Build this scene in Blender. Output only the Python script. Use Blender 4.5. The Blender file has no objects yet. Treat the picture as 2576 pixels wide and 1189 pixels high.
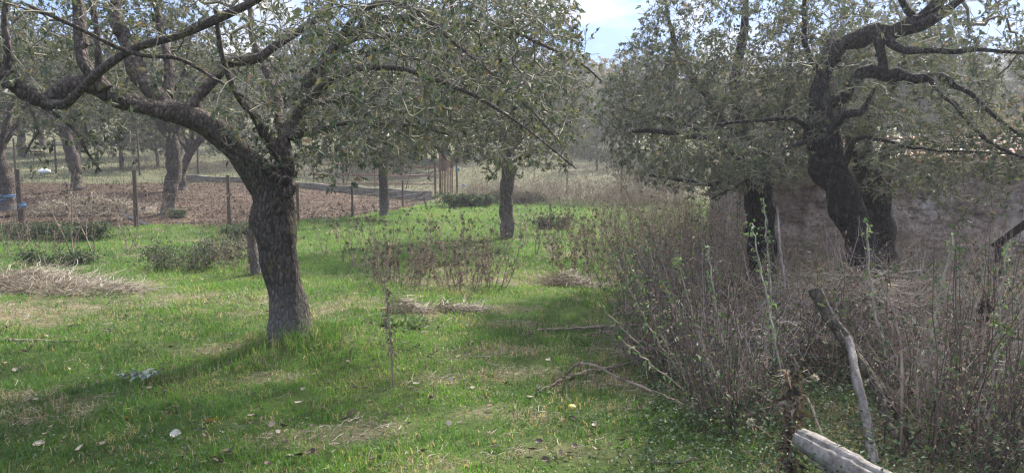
import bpy, math, random
import numpy as np
from mathutils import Vector

# ------------------------------------------------------------------ camera, world, sun
F = 1909.0; CX, CY = 1287.5, 594.5            # photograph measured at 2575 x 1189
CAMZ = 1.6
PITCH = math.atan(194.5 / F)
scn = bpy.context.scene
COL = scn.collection
cam_d = bpy.data.cameras.new("camera"); cam = bpy.data.objects.new("camera", cam_d); COL.objects.link(cam)
cam.location = (0, 0, CAMZ); cam.rotation_euler = (math.pi / 2 - PITCH, 0, 0)
cam_d.sensor_width = 36; cam_d.lens = 36 * F / 2575; cam_d.clip_end = 2000; cam_d.clip_start = .05
scn.camera = cam
scn.view_settings.view_transform = 'Standard'; scn.view_settings.look = 'None'
scn.view_settings.gamma = 1; scn.view_settings.exposure = 1.75
scn.cycles.max_bounces = 6; scn.cycles.diffuse_bounces = 3; scn.cycles.glossy_bounces = 2
scn.cycles.transmission_bounces = 5; scn.cycles.transparent_max_bounces = 4
scn.cycles.use_denoising = True; scn.cycles.denoising_prefilter = 'NONE'; scn.cycles.filter_width = 1.3
scn.cycles.sample_clamp_indirect = 6

SUN_AZ, SUN_EL = math.radians(33), math.radians(42)
world = bpy.data.worlds.new("World"); scn.world = world; world.use_nodes = True
nt = world.node_tree; nt.nodes.clear()
def N(nt, t, **kw):
    n = nt.nodes.new(t)
    for k, v in kw.items():
        if k.startswith('i_'): n.inputs[k[2:].replace('_', ' ')].default_value = v
        else: setattr(n, k, v)
    return n
def link(nt, a, b): nt.links.new(a, b)
sky = N(nt, 'ShaderNodeTexSky', sky_type='NISHITA', sun_disc=False)
sky.sun_elevation = SUN_EL; sky.sun_rotation = SUN_AZ; sky.air_density = 1.0; sky.dust_density = 0.2; sky.ozone_density = 1.5
tc = N(nt, 'ShaderNodeTexCoord'); mp = N(nt, 'ShaderNodeMapping'); mp.inputs['Scale'].default_value = (1.0, 1.0, 2.6)
mp.inputs['Location'].default_value = (.52, .1, .47)
link(nt, tc.outputs['Generated'], mp.inputs['Vector'])
cn = N(nt, 'ShaderNodeTexNoise', i_Scale=6.0, i_Detail=9.0, i_Roughness=.58); cn.inputs['Distortion'].default_value = .3
link(nt, mp.outputs[0], cn.inputs['Vector'])
cr = N(nt, 'ShaderNodeValToRGB'); cr.color_ramp.elements[0].position = .49; cr.color_ramp.elements[1].position = .66
link(nt, cn.outputs['Fac'], cr.inputs[0])
mx = N(nt, 'ShaderNodeMix', data_type='RGBA'); link(nt, cr.outputs[0], mx.inputs[0])
sm = N(nt, 'ShaderNodeMix', data_type='RGBA', blend_type='MULTIPLY'); sm.inputs[0].default_value = 1; sm.inputs[7].default_value = (.25, .38, .60, 1)
link(nt, sky.outputs[0], sm.inputs[6]); dk = N(nt, 'ShaderNodeMix', data_type='RGBA', blend_type='DARKEN'); dk.inputs[0].default_value = 1; dk.inputs[7].default_value = (.62, 1.2, 2.45, 1)
link(nt, sm.outputs[2], dk.inputs[6]); link(nt, dk.outputs[2], mx.inputs[6])
sz = N(nt, 'ShaderNodeSeparateXYZ'); link(nt, tc.outputs['Generated'], sz.inputs[0])
czr = N(nt, 'ShaderNodeValToRGB'); czr.color_ramp.elements[0].position = .25; czr.color_ramp.elements[0].color = (.30, .305, .315, 1); czr.color_ramp.elements[1].position = .6
link(nt, sz.outputs[2], czr.inputs[0]); cm = N(nt, 'ShaderNodeMix', data_type='RGBA', blend_type='MULTIPLY'); cm.inputs[0].default_value = 1; link(nt, czr.outputs[0], cm.inputs[6]); cm.inputs[7].default_value = (6.1, 6.2, 6.5, 1); link(nt, cm.outputs[2], mx.inputs[7])
ca = N(nt, 'ShaderNodeMath', operation='MULTIPLY_ADD'); link(nt, sz.outputs[2], ca.inputs[0]); ca.inputs[1].default_value = .10; link(nt, cn.outputs['Fac'], ca.inputs[2]); link(nt, ca.outputs[0], cr.inputs[0])
bg = N(nt, 'ShaderNodeBackground', i_Strength=.15); link(nt, mx.outputs[2], bg.inputs[0])
wo = N(nt, 'ShaderNodeOutputWorld'); link(nt, bg.outputs[0], wo.inputs[0])

SUNV = Vector((math.sin(SUN_AZ) * math.cos(SUN_EL), math.cos(SUN_AZ) * math.cos(SUN_EL), math.sin(SUN_EL)))
sd = bpy.data.lights.new("sun", 'SUN'); sd.energy = 3.9; sd.angle = math.radians(3.5); sd.color = (1, .95, .86)
so = bpy.data.objects.new("sun", sd); COL.objects.link(so); so.location = SUNV * 60
so.rotation_euler = (-SUNV).to_track_quat('-Z', 'Y').to_euler()

# ------------------------------------------------------------------ coordinates
cp_, sp_ = math.cos(PITCH), math.sin(PITCH)
def P(px, py, Y):
    a = (px - CX) / F; b = -(py - CY) / F
    d = (a, cp_ + b * sp_, -sp_ + b * cp_); t = Y / d[1]
    return np.array((a * t, Y, CAMZ + d[2] * t))
def sst(a, b, x):
    t = np.clip((x - a) / (b - a), 0, 1); return t * t * (3 - 2 * t)

_perm = np.random.RandomState(7).rand(256, 256)
def vnoise(x, y, s=1.0, o=0):
    x = np.asarray(x, float) * s + 37.1 + o * 11.7; y = np.asarray(y, float) * s + 91.3 + o * 5.3
    xi = np.floor(x).astype(int); yi = np.floor(y).astype(int); fx = x - xi; fy = y - yi
    fx = fx * fx * (3 - 2 * fx); fy = fy * fy * (3 - 2 * fy)
    g = lambda a, b: _perm[a % 256, b % 256]
    return (g(xi, yi) * (1 - fx) + g(xi + 1, yi) * fx) * (1 - fy) + (g(xi, yi + 1) * (1 - fx) + g(xi + 1, yi + 1) * fx) * fy
def fbm(x, y, s=1.0, o=0, n=4):
    v = 0; a = .5; t = 0
    for k in range(n): v = v + a * vnoise(x, y, s * 2 ** k, o + k); t += a; a *= .5
    return v / t
def height(x, y):
    x = np.asarray(x, float); y = np.asarray(y, float)
    L = sst(3, 12, -x)
    h = L * .055 * np.clip(y - 17, 0, 11)
    h = h + .075 * np.clip(y - 27, 0, 35) + .16 * np.clip(y - 62, 0, 120)
    h = h + (fbm(x, y, .35, 3) - .5) * .12 * sst(2, 8, y) + (fbm(x, y, 2.2, 9, 3) - .5) * .05
    h = h + .10 * np.exp(-(((x + 1.8) ** 2 + (y - 6.35) ** 2) / .5))
    return h
def gz(x, y): return float(height(x, y))
def G(px, py):
    Y = 5.0
    for _ in range(60):
        p = P(px, py, Y); e = p[2] - gz(p[0], Y)
        Y += e / max(1e-3, (CAMZ - p[2]) / Y + .02) * .5
        Y = min(max(Y, 1.0), 90)
    return P(px, py, Y)

# ------------------------------------------------------------------ materials
def mat_base(name):
    m = bpy.data.materials.new(name); m.use_nodes = True; m.node_tree.nodes.clear(); return m, m.node_tree
def ramp(nt, stops, fac):
    r = N(nt, 'ShaderNodeValToRGB'); e = r.color_ramp.elements
    while len(e) < len(stops): e.new(.5)
    for i, (p, c) in enumerate(stops): e[i].position = p; e[i].color = (*c, 1)
    link(nt, fac, r.inputs[0]); return r.outputs[0]
def mixc(nt, fac, a, b, typ='MIX'):
    m = N(nt, 'ShaderNodeMix', data_type='RGBA', blend_type=typ)
    for s, v in ((0, fac), (6, a), (7, b)):
        if hasattr(v, 'links'): link(nt, v, m.inputs[s])
        elif s == 0: m.inputs[0].default_value = v
        else: m.inputs[s].default_value = (*v, 1)
    return m.outputs[2]
def noise(nt, scale, detail=5, rough=.6, vec=None, dist=0):
    n = N(nt, 'ShaderNodeTexNoise'); n.inputs['Scale'].default_value = scale; n.inputs['Detail'].default_value = detail
    n.inputs['Roughness'].default_value = rough; n.inputs['Distortion'].default_value = dist
    if vec is not None: link(nt, vec, n.inputs['Vector'])
    return n.outputs['Fac']
def objco(nt, scale=(1, 1, 1)):
    t = N(nt, 'ShaderNodeTexCoord'); m = N(nt, 'ShaderNodeMapping'); m.inputs['Scale'].default_value = scale
    link(nt, t.outputs['Object'], m.inputs['Vector']); return m.outputs[0]
def leaf_mat(name, stops, trans=.35, rough=.45, gloss=.04):
    m, nt = mat_base(name)
    a = N(nt, 'ShaderNodeAttribute', attribute_name='tint')
    c = ramp(nt, stops, a.outputs['Fac'])
    d = N(nt, 'ShaderNodeBsdfDiffuse'); link(nt, c, d.inputs[0])
    t = N(nt, 'ShaderNodeBsdfTranslucent'); c2 = mixc(nt, 1.0, c, (1.25, 1.3, .75), 'MULTIPLY'); link(nt, c2, t.inputs[0])
    s1 = N(nt, 'ShaderNodeMixShader'); s1.inputs[0].default_value = trans; link(nt, d.outputs[0], s1.inputs[1]); link(nt, t.outputs[0], s1.inputs[2])
    o = N(nt, 'ShaderNodeOutputMaterial')
    if gloss > 0:
        g = N(nt, 'ShaderNodeBsdfGlossy'); g.inputs['Roughness'].default_value = rough; g.inputs[0].default_value = (1, 1, 1, 1)
        s2 = N(nt, 'ShaderNodeMixShader'); s2.inputs[0].default_value = gloss
        link(nt, s1.outputs[0], s2.inputs[1]); link(nt, g.outputs[0], s2.inputs[2]); link(nt, s2.outputs[0], o.inputs[0])
    else: link(nt, s1.outputs[0], o.inputs[0])
    return m
def pbr(name, build, rough=.85, bump=None, bdist=.02, spec=.3):
    m, nt = mat_base(name); b = N(nt, 'ShaderNodeBsdfPrincipled'); b.inputs['Roughness'].default_value = rough
    b.inputs['Specular IOR Level'].default_value = spec
    c = build(nt)
    if hasattr(c, 'links'): link(nt, c, b.inputs['Base Color'])
    else: b.inputs['Base Color'].default_value = (*c, 1)
    if bump:
        h = bump(nt); bm = N(nt, 'ShaderNodeBump'); bm.inputs['Distance'].default_value = bdist; bm.inputs['Strength'].default_value = 1
        link(nt, h, bm.inputs['Height']); link(nt, bm.outputs[0], b.inputs['Normal'])
    o = N(nt, 'ShaderNodeOutputMaterial'); link(nt, b.outputs[0], o.inputs[0]); return m
def bark(name, dark, mid, pale, lichen=.35, wash=0.0, moss=(.22, .20, .06)):
    def col(nt):
        v = objco(nt, (1, 1, .45))
        n1 = noise(nt, 26, 6, .7, v, .6); c = ramp(nt, [(.3, dark), (.55, mid), (.75, pale)], n1)
        vc = N(nt, 'ShaderNodeTexVoronoi', feature='DISTANCE_TO_EDGE'); vc.inputs['Scale'].default_value = 30; link(nt, objco(nt, (1, 1, .4)), vc.inputs['Vector'])
        c = mixc(nt, .8, c, ramp(nt, [(0, (.3, .28, .27)), (.12, (.9, .9, .9)), (.5, (1.15, 1.12, 1.1))], vc.outputs['Distance']), 'MULTIPLY')
        n2 = noise(nt, 7, 6, .75, objco(nt)); l = N(nt, 'ShaderNodeMapRange'); l.inputs[1].default_value = .62 - lichen * .2; l.inputs[2].default_value = .68 - lichen * .15
        link(nt, n2, l.inputs[0]); l.inputs[4].default_value = .65
        c = mixc(nt, l.outputs[0], c, moss)
        if wash:
            g = N(nt, 'ShaderNodeNewGeometry'); s = N(nt, 'ShaderNodeSeparateXYZ'); link(nt, g.outputs['Position'], s.inputs[0])
            a = N(nt, 'ShaderNodeMath', operation='MULTIPLY_ADD'); link(nt, n1, a.inputs[0]); a.inputs[1].default_value = 1.3; link(nt, s.outputs[2], a.inputs[2])
            w = N(nt, 'ShaderNodeMapRange'); w.inputs[1].default_value = wash + .85; w.inputs[2].default_value = wash + .4; w.inputs[3].default_value = 0; w.inputs[4].default_value = .38
            link(nt, a.outputs[0], w.inputs[0]); c = mixc(nt, w.outputs[0], c, (.30, .285, .27))
        return c
    def bmp(nt):
        v = objco(nt, (1, 1, .35)); a = noise(nt, 34, 6, .7, v, .8)
        vo = N(nt, 'ShaderNodeTexVoronoi', feature='DISTANCE_TO_EDGE'); vo.inputs['Scale'].default_value = 30; link(nt, objco(nt, (1, 1, .4)), vo.inputs['Vector'])
        m = N(nt, 'ShaderNodeMath', operation='MULTIPLY_ADD'); link(nt, vo.outputs['Distance'], m.inputs[0]); m.inputs[1].default_value = 1.5; link(nt, a, m.inputs[2])
        return m.outputs[0]
    return pbr(name, col, .9, bmp, .045)

M = {}
M['bark'] = bark('bark', (.042, .033, .028), (.155, .122, .10), (.30, .26, .23), .25, .38)
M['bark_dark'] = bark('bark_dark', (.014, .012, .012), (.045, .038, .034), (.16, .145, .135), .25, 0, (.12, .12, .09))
M['bark_far'] = bark('bark_far', (.05, .038, .03), (.14, .11, .09), (.26, .22, .19), .2, .42)
M['twig'] = pbr('twig', lambda nt: ramp(nt, [(.33, (.055, .045, .04)), (.48, (.15, .13, .11)), (.58, (.25, .235, .12)), (.72, (.31, .29, .27))], noise(nt, 9, 5, .7, objco(nt))), .7, None, .01, .4)
M['twig_far'] = pbr('twig_far', lambda nt: ramp(nt, [(.3, (.07, .06, .052)), (.7, (.22, .195, .17))], noise(nt, 6, 3, .7, objco(nt))), .8)
GL = [(0, (.048, .066, .042)), (.5, (.075, .094, .058)), (.8, (.115, .122, .075)), (.95, (.16, .14, .08)), (1, (.20, .12, .06))]
M['leaf'] = leaf_mat('leaf', GL, .32, .5, .035)
M['leaf_far'] = leaf_mat('leaf_far', [(0, (.055, .07, .042)), (.5, (.082, .098, .058)), (.85, (.13, .125, .07)), (1, (.19, .14, .07))], .22, .5, .02)
M['leaf_autumn'] = leaf_mat('leaf_autumn', [(0, (.10, .09, .04)), (.5, (.20, .15, .05)), (1, (.30, .17, .06))], .35, .5, .04)
M['leaf_bramble'] = leaf_mat('leaf_bramble', [(0, (.03, .052, .024)), (.5, (.052, .085, .038)), (.85, (.09, .125, .055)), (1, (.15, .13, .07))], .2, .5, .02)
M['leaf_fresh'] = leaf_mat('leaf_fresh', [(0, (.07, .13, .05)), (.6, (.12, .19, .08)), (1, (.22, .26, .12))], .3, .5, .02)
M['grass'] = leaf_mat('grass', [(0, (.042, .088, .020)), (.35, (.085, .18, .034)), (.6, (.145, .26, .048)), (.74, (.20, .20, .075)), (.82, (.32, .25, .14)), (1, (.45, .36, .23))], .45, .5, .02)
M['meadow'] = leaf_mat('meadow', [(0, (.042, .068, .027)), (.5, (.068, .09, .038)), (.75, (.10, .095, .055)), (1, (.17, .13, .09))], .35, .5, .02)
M['straw'] = leaf_mat('straw', [(0, (.15, .115, .085)), (.5, (.33, .27, .21)), (1, (.60, .53, .43))], .25, .5, .03)
M['litter'] = leaf_mat('litter', [(0, (.04, .028, .020)), (.5, (.09, .06, .04)), (.85, (.17, .115, .078)), (1, (.34, .26, .18))], .15, .5, .03)
M['pale_leaf'] = leaf_mat('pale_leaf', [(0, (.24, .17, .11)), (.7, (.40, .34, .26)), (1, (.55, .52, .46))], .2, .5, .05)
M['orange_leaf'] = leaf_mat('orange_leaf', [(0, (.45, .18, .02)), (1, (.5, .26, .03))], .3, .5, .03)
M['silver_leaf'] = leaf_mat('silver_leaf', [(0, (.14, .18, .13)), (1, (.42, .46, .42))], .2, .5, .05)
M['stem_brown'] = pbr('stem_brown', lambda nt: ramp(nt, [(.3, (.11, .08, .062)), (.7, (.38, .285, .225))], noise(nt, 8, 3, .6, objco(nt))), .8)
M['stem_grey'] = pbr('stem_grey', lambda nt: ramp(nt, [(.3, (.19, .155, .13)), (.7, (.46, .39, .34))], noise(nt, 8, 3, .6, objco(nt))), .8)
M['stem_dark'] = pbr('stem_dark', lambda nt: ramp(nt, [(.3, (.04, .028, .024)), (.7, (.15, .105, .09))], noise(nt, 8, 3, .6, objco(nt))), .8)
M['dry_leaf'] = leaf_mat('dry_leaf', [(0, (.07, .045, .038)), (.5, (.18, .12, .095)), (1, (.36, .28, .22))], .2, .5, .02)
M['seed_dark'] = leaf_mat('seed_dark', [(0, (.03, .024, .022)), (1, (.10, .075, .06))], .1, .5, .02)
M['fluff'] = leaf_mat('fluff', [(0, (.20, .18, .165)), (1, (.40, .37, .35))], .3, .6, 0)
def woodcol(nt):
    c = ramp(nt, [(.3, (.09, .078, .068)), (.5, (.20, .18, .165)), (.7, (.34, .315, .29))], noise(nt, 22, 6, .75, objco(nt), .4))
    a = N(nt, 'ShaderNodeAttribute', attribute_name='tint'); return mixc(nt, .85, c, ramp(nt, [(0, (.25, .22, .2)), (.25, (.8, .78, .76)), (1, (1.2, 1.18, 1.15))], a.outputs['Fac']), 'MULTIPLY')
M['wood_grey'] = pbr('wood_grey', woodcol, .85,
                     lambda nt: noise(nt, 30, 5, .7, objco(nt, (1, 1, .08)), .3), .012)
M['wood_post'] = pbr('wood_post', lambda nt: ramp(nt, [(.3, (.04, .028, .022)), (.7, (.13, .095, .07))], noise(nt, 16, 5, .7, objco(nt, (1, 1, .15)))), .9)
M['cut_wood'] = pbr('cut_wood', lambda nt: ramp(nt, [(.3, (.22, .17, .12)), (.7, (.42, .35, .27))], noise(nt, 40, 4, .6, objco(nt))), .85)
M['rust'] = pbr('rust', lambda nt: ramp(nt, [(.3, (.07, .035, .025)), (.7, (.23, .115, .075))], noise(nt, 12, 5, .7, objco(nt))), .8)
M['wire'] = pbr('wire', lambda nt: (.14, .12, .11), .6, None, .01, .5)
M['concrete'] = pbr('concrete', lambda nt: ramp(nt, [(.35, (.09, .08, .06)), (.5, (.18, .16, .125)), (.7, (.28, .25, .20))], noise(nt, 3, 7, .7, objco(nt))), .9, lambda nt: noise(nt, 12, 6, .7, objco(nt)), .02)
M['blue'] = pbr('blue', lambda nt: ramp(nt, [(.3, (.06, .16, .32)), (.7, (.14, .30, .50))], noise(nt, 20, 3, .6, objco(nt))), .6)
M['white'] = pbr('white', lambda nt: (.75, .77, .78), .5)
M['apple'] = pbr('apple', lambda nt: ramp(nt, [(.3, (.35, .26, .06)), (.7, (.55, .47, .14))], noise(nt, 20, 3, .6, objco(nt))), .45)
M['black'] = pbr('black', lambda nt: (.02, .019, .02), .8)
def mudcol(nt):
    n1 = noise(nt, 1.6, 8, .7, objco(nt, (1, 1, .9)), .5); c = ramp(nt, [(.32, (.23, .165, .13)), (.5, (.42, .335, .28)), (.68, (.62, .56, .50))], n1)
    n2 = noise(nt, 9, 7, .75, objco(nt, (1, 1, .8))); return mixc(nt, .85, c, ramp(nt, [(.38, (.30, .27, .25)), (.6, (1, 1, 1))], n2), 'MULTIPLY')
M['mud'] = pbr('mud', mudcol, .95, lambda nt: noise(nt, 8, 8, .75, objco(nt, (1, 1, .8)), .5), .08)
def tilecol(nt):
    a = N(nt, 'ShaderNodeAttribute', attribute_name='tint'); c = ramp(nt, [(0, (.30, .15, .10)), (.5, (.42, .29, .22)), (.8, (.50, .42, .37)), (1, (.60, .56, .52))], a.outputs['Fac'])
    return mixc(nt, .5, c, ramp(nt, [(.35, (.5, .48, .45)), (.65, (1, 1, 1))], noise(nt, 12, 5, .7, objco(nt))), 'MULTIPLY')
M['tile'] = pbr('tile', tilecol, .85)

def ground_mat():
    m, nt = mat_base('ground')
    pos = N(nt, 'ShaderNodeNewGeometry').outputs['Position']
    def att(n): return N(nt, 'ShaderNodeAttribute', attribute_name=n).outputs['Fac']
    n1 = noise(nt, 1.2, 8, .65, pos); n2 = noise(nt, 22, 6, .75, pos); n3 = noise(nt, 7, 6, .75, pos)
    grass = ramp(nt, [(.3, (.030, .050, .012)), (.5, (.060, .105, .020)), (.7, (.095, .15, .03))], n3)
    grass = mixc(nt, .35, grass, ramp(nt, [(.35, (.05, .035, .02)), (.7, (.13, .19, .04))], n2))
    field = ramp(nt, [(.3, (.045, .052, .027)), (.5, (.08, .088, .045)), (.7, (.135, .115, .07))], n3)
    field = mixc(nt, .35, field, ramp(nt, [(.35, (.09, .10, .04)), (.7, (.26, .22, .14))], n1))
    lit = ramp(nt, [(.3, (.03, .02, .014)), (.5, (.085, .055, .038)), (.68, (.19, .125, .085))], n2)
    dry = ramp(nt, [(.3, (.10, .075, .05)), (.7, (.36, .28, .19))], n2)
    c = mixc(nt, att('field'), grass, field); c = mixc(nt, att('litter'), c, lit); c = mixc(nt, att('dry'), c, dry)
    b = N(nt, 'ShaderNodeBsdfPrincipled'); b.inputs['Roughness'].default_value = .95; b.inputs['Specular IOR Level'].default_value = .15
    link(nt, c, b.inputs['Base Color'])
    bm = N(nt, 'ShaderNodeBump'); bm.inputs['Distance'].default_value = .05; link(nt, n2, bm.inputs['Height']); link(nt, bm.outputs[0], b.inputs['Normal'])
    link(nt, b.outputs[0], N(nt, 'ShaderNodeOutputMaterial').inputs[0]); return m
M['ground'] = ground_mat()

# ------------------------------------------------------------------ mesh helpers
def add_mesh(name, parts, mats, parent=None, smooth=False, loc=None):
    """parts: list of (verts Nx3, faces Mxk, tint N or None, material index); world coordinates; loc moves the origin."""
    me = bpy.data.meshes.new(name)
    V = []; L = []; S = []; T = []; MI = []; off = 0; lo = 0
    for p in parts:
        v, f = np.asarray(p[0], float), np.asarray(p[1], int)
        if len(v) == 0: continue
        t = p[2] if len(p) > 2 and p[2] is not None else np.full(len(v), .5); mi = p[3] if len(p) > 3 else 0
        V.append(v); L.append((f + off).ravel()); k = f.shape[1]
        S.append(lo + np.arange(len(f)) * k); T.append(t); MI.append(np.full(len(f), mi)); off += len(v); lo += f.size
    V = np.concatenate(V); L = np.concatenate(L); S = np.concatenate(S); T = np.concatenate(T); MI = np.concatenate(MI)
    if loc is not None: V = V - np.asarray(loc)
    me.vertices.add(len(V)); me.vertices.foreach_set('co', V.astype(np.float32).ravel())
    me.loops.add(len(L)); me.loops.foreach_set('vertex_index', L.astype(np.int32))
    me.polygons.add(len(S)); me.polygons.foreach_set('loop_start', S.astype(np.int32))
    me.polygons.foreach_set('material_index', MI.astype(np.int32))
    me.polygons.foreach_set('use_smooth', np.full(len(S), smooth))
    me.update(calc_edges=True)
    a = me.attributes.new('tint', 'FLOAT', 'POINT'); a.data.foreach_set('value', T.astype(np.float32))
    for m in (mats if isinstance(mats, (list, tuple)) else [mats]): me.materials.append(M[m])
    o = bpy.data.objects.new(name, me); COL.objects.link(o)
    if parent is not None: o.parent = parent
    elif loc is not None: o.location = tuple(loc)
    return o
def thing(name, label, cat, loc, group=None):
    o = bpy.data.objects.new(name, None); COL.objects.link(o); o.location = tuple(loc); o.empty_display_size = .1
    o['label'] = label; o['category'] = cat
    if group: o['group'] = group
    return o
def tag(o, label, cat, group=None, kind=None):
    if label: o['label'] = label
    if cat: o['category'] = cat
    if group: o['group'] = group
    if kind: o['kind'] = kind
    return o
def grp_(o, g): o['group'] = g; return o
def dup(root, loc, rz=0, sc=1, label=None, group=None, tilt=0):
    r = root.copy(); COL.objects.link(r); r.location = tuple(loc); r.rotation_euler = (tilt, 0, rz)
    r.scale = (sc, sc, sc) if not isinstance(sc, tuple) else sc
    if label: r['label'] = label
    if group: r['group'] = group
    for ch in list(root.children):
        c = ch.copy(); COL.objects.link(c); c.parent = r
        for g in ch.children:
            d = g.copy(); COL.objects.link(d); d.parent = c
    return r
def unit(v): return v / (np.linalg.norm(v, axis=-1, keepdims=True) + 1e-9)
def perp(d):
    ref = np.where(np.abs(d[..., 2:3]) > .9, np.array([1., 0, 0]), np.array([0, 0, 1.]))
    a = unit(np.cross(d, ref)); return a, np.cross(d, a)
def frusta(p0, p1, r0, r1, n=4):
    p0, p1 = np.asarray(p0, float), np.asarray(p1, float); r0 = np.asarray(r0, float); r1 = np.asarray(r1, float)
    if len(p0) == 0: return np.zeros((0, 3)), np.zeros((0, 4), int)
    d = unit(p1 - p0); a, b = perp(d); K = len(p0)
    th = np.arange(n) / n * 2 * np.pi; ring = np.cos(th)[None, :, None] * a[:, None] + np.sin(th)[None, :, None] * b[:, None]
    e = (d * (r1 * .4)[:, None])[:, None]
    v = np.concatenate([p0[:, None] + ring * r0[:, None, None], p1[:, None] + e + ring * r1[:, None, None]], 1).reshape(-1, 3)
    i = np.arange(n); j = (i + 1) % n; f = np.stack([i, j, j + n, i + n], 1)
    return v, (f[None] + (np.arange(K) * 2 * n)[:, None, None]).reshape(-1, 4)
def smooth_line(pts, rad, step=.06):
    pts = np.asarray(pts, float); rad = np.asarray(rad, float); n = len(pts); P2 = []; R2 = []
    for i in range(n - 1):
        a = pts[max(i - 1, 0)]; b = pts[i]; c = pts[i + 1]; d = pts[min(i + 2, n - 1)]
        k = max(1, int(np.linalg.norm(c - b) / step))
        for s in range(k):
            t = s / k
            P2.append(.5 * ((2 * b) + (c - a) * t + (2 * a - 5 * b + 4 * c - d) * t * t + (3 * b - a - 3 * c + d) * t ** 3)); R2.append(rad[i] * (1 - t) + rad[i + 1] * t)
    P2.append(pts[-1]); R2.append(rad[-1]); return np.array(P2), np.array(R2)
def tube(pts, rad, n=14, rough=.08, seed=0, cap=True, freq=5.0):
    """gnarled limb: shared rings along a line"""
    rs = np.random.RandomState(seed); pts = np.asarray(pts, float); rad = np.asarray(rad, float); K = len(pts)
    d = unit(np.gradient(pts, axis=0)); a = perp(d[0])[0]; V = []
    th = np.arange(n) / n * 2 * np.pi; s = np.concatenate([[0], np.cumsum(np.linalg.norm(np.diff(pts, axis=0), axis=1))])
    ph = rs.rand(8) * 6.28
    kb = [(rs.rand() * s[-1], rs.rand() * 6.28, .08 + .16 * rs.rand()) for _ in range(int(s[-1] / .35))] if rad[0] > .03 and n >= 12 else []
    for i in range(K):
        a = a - d[i] * np.dot(a, d[i]); a = a / np.linalg.norm(a); b = np.cross(d[i], a)
        m = 1 + rough * (np.sin(2 * th + ph[0] + s[i] * freq * .5) * .7 + np.sin(3 * th + ph[1] - s[i] * freq) * .6 + np.sin(5 * th + ph[2] + s[i] * freq * 1.7) * .35 + .8 * math.sin(s[i] * freq * 1.3 + ph[3]) + .5 * math.sin(s[i] * freq * 3.1 + ph[4]) + (rs.rand(n) - .5) * .6)
        for (ks, kt, kh) in kb:
            if abs(s[i] - ks) < rad[i] * 1.6: m = m + kh * math.exp(-((s[i] - ks) / (rad[i] * .6)) ** 2) * np.exp(-(np.abs((th - kt + np.pi) % (2 * np.pi) - np.pi) / .6) ** 2)
        V.append(pts[i] + (np.cos(th)[:, None] * a + np.sin(th)[:, None] * b) * (rad[i] * m)[:, None])
    V = np.concatenate(V); i = np.arange(n); j = (i + 1) % n; f = np.stack([i, j, j + n, i + n], 1)
    Fc = (f[None] + (np.arange(K - 1) * n)[:, None, None]).reshape(-1, 4)
    caps = []
    if cap:
        for base, c in ((0, pts[0]), ((K - 1) * n, pts[-1])):
            V = np.vstack([V, c[None]]); ci = len(V) - 1; caps += [[base + q, base + (q + 1) % n, ci, ci] for q in range(n)]
        caps = np.array([[x[0], x[1], x[2]] for x in caps])
    return V, Fc, caps
def leaves(pos, dr, size, rs, width=.5, curl=.25, tint=None, flat=.5):
    pos = np.asarray(pos, float); K = len(pos); dr = unit(dr)
    up = unit(rs.normal(size=(K, 3)) * (1 - flat) + np.array([0, 0, 1.]) * flat * 1.5)
    s = unit(np.cross(dr, up)); nrm = np.cross(s, dr); size = np.asarray(size)[:, None] * np.ones((K, 1))
    w = size * width * .5; c = curl * size * (rs.rand(K, 1) * 1.2 - .1)
    base = pos; mid = pos + dr * size * .48 - nrm * c * .3; tip = pos + dr * size - nrm * c * 1.1
    l = pos + dr * size * .42 + s * w + nrm * w * .45; r = pos + dr * size * .42 - s * w + nrm * w * .45
    v = np.stack([base, l, mid, r, tip], 1).reshape(-1, 3)
    f = np.array([[0, 2, 1], [0, 3, 2], [1, 2, 4], [2, 3, 4]])
    f = (f[None] + (np.arange(K) * 5)[:, None, None]).reshape(-1, 3)
    t = rs.rand(K) if tint is None else tint
    return v, f, np.repeat(t, 5)
def blades(pos, dr, h, w, rs, bend, tint, seg=2):
    K = len(pos); h = np.asarray(h)[:, None]; w = np.asarray(w)[:, None]
    side = unit(np.stack([-dr[:, 1], dr[:, 0], np.zeros(K)], 1) + rs.normal(size=(K, 3)) * .3); up = np.array([0, 0, 1.])
    o = unit(np.stack([dr[:, 0], dr[:, 1], np.zeros(K)], 1)); bend = np.asarray(bend)[:, None]
    m = pos + up * h * .55 * np.cos(bend * .35) + o * h * .55 * np.sin(bend * .35); t = m + up * h * .5 * np.cos(bend) + o * h * .5 * np.sin(bend)
    if seg == 1:
        v = np.stack([pos - side * w, pos + side * w, t], 1).reshape(-1, 3); f = (np.array([[0, 1, 2]])[None] + (np.arange(K) * 3)[:, None, None]).reshape(-1, 3)
        return v, f, np.repeat(tint, 3)
    v = np.stack([pos - side * w, pos + side * w, m - side * w * .75, m + side * w * .75, t], 1).reshape(-1, 3)
    f = np.array([[0, 1, 3], [0, 3, 2], [2, 3, 4]]); f = (f[None] + (np.arange(K) * 5)[:, None, None]).reshape(-1, 3)
    return v, f, np.repeat(tint, 5)
def box(x0, x1, y0, y1, z0, z1):
    v = np.array([(x, y, z) for x in (x0, x1) for y in (y0, y1) for z in (z0, z1)], float)
    f = np.array([[0, 1, 3, 2], [4, 6, 7, 5], [0, 4, 5, 1], [2, 3, 7, 6], [0, 2, 6, 4], [1, 5, 7, 3]]); return v, f
def bar(a, b, w, t=None):
    """square timber from a to b"""
    a, b = np.asarray(a, float), np.asarray(b, float); v, f = frusta([a], [b], [w], [w], 4)
    return v, np.vstack([f, [[3, 2, 1, 0], [4, 5, 6, 7]]])

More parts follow.
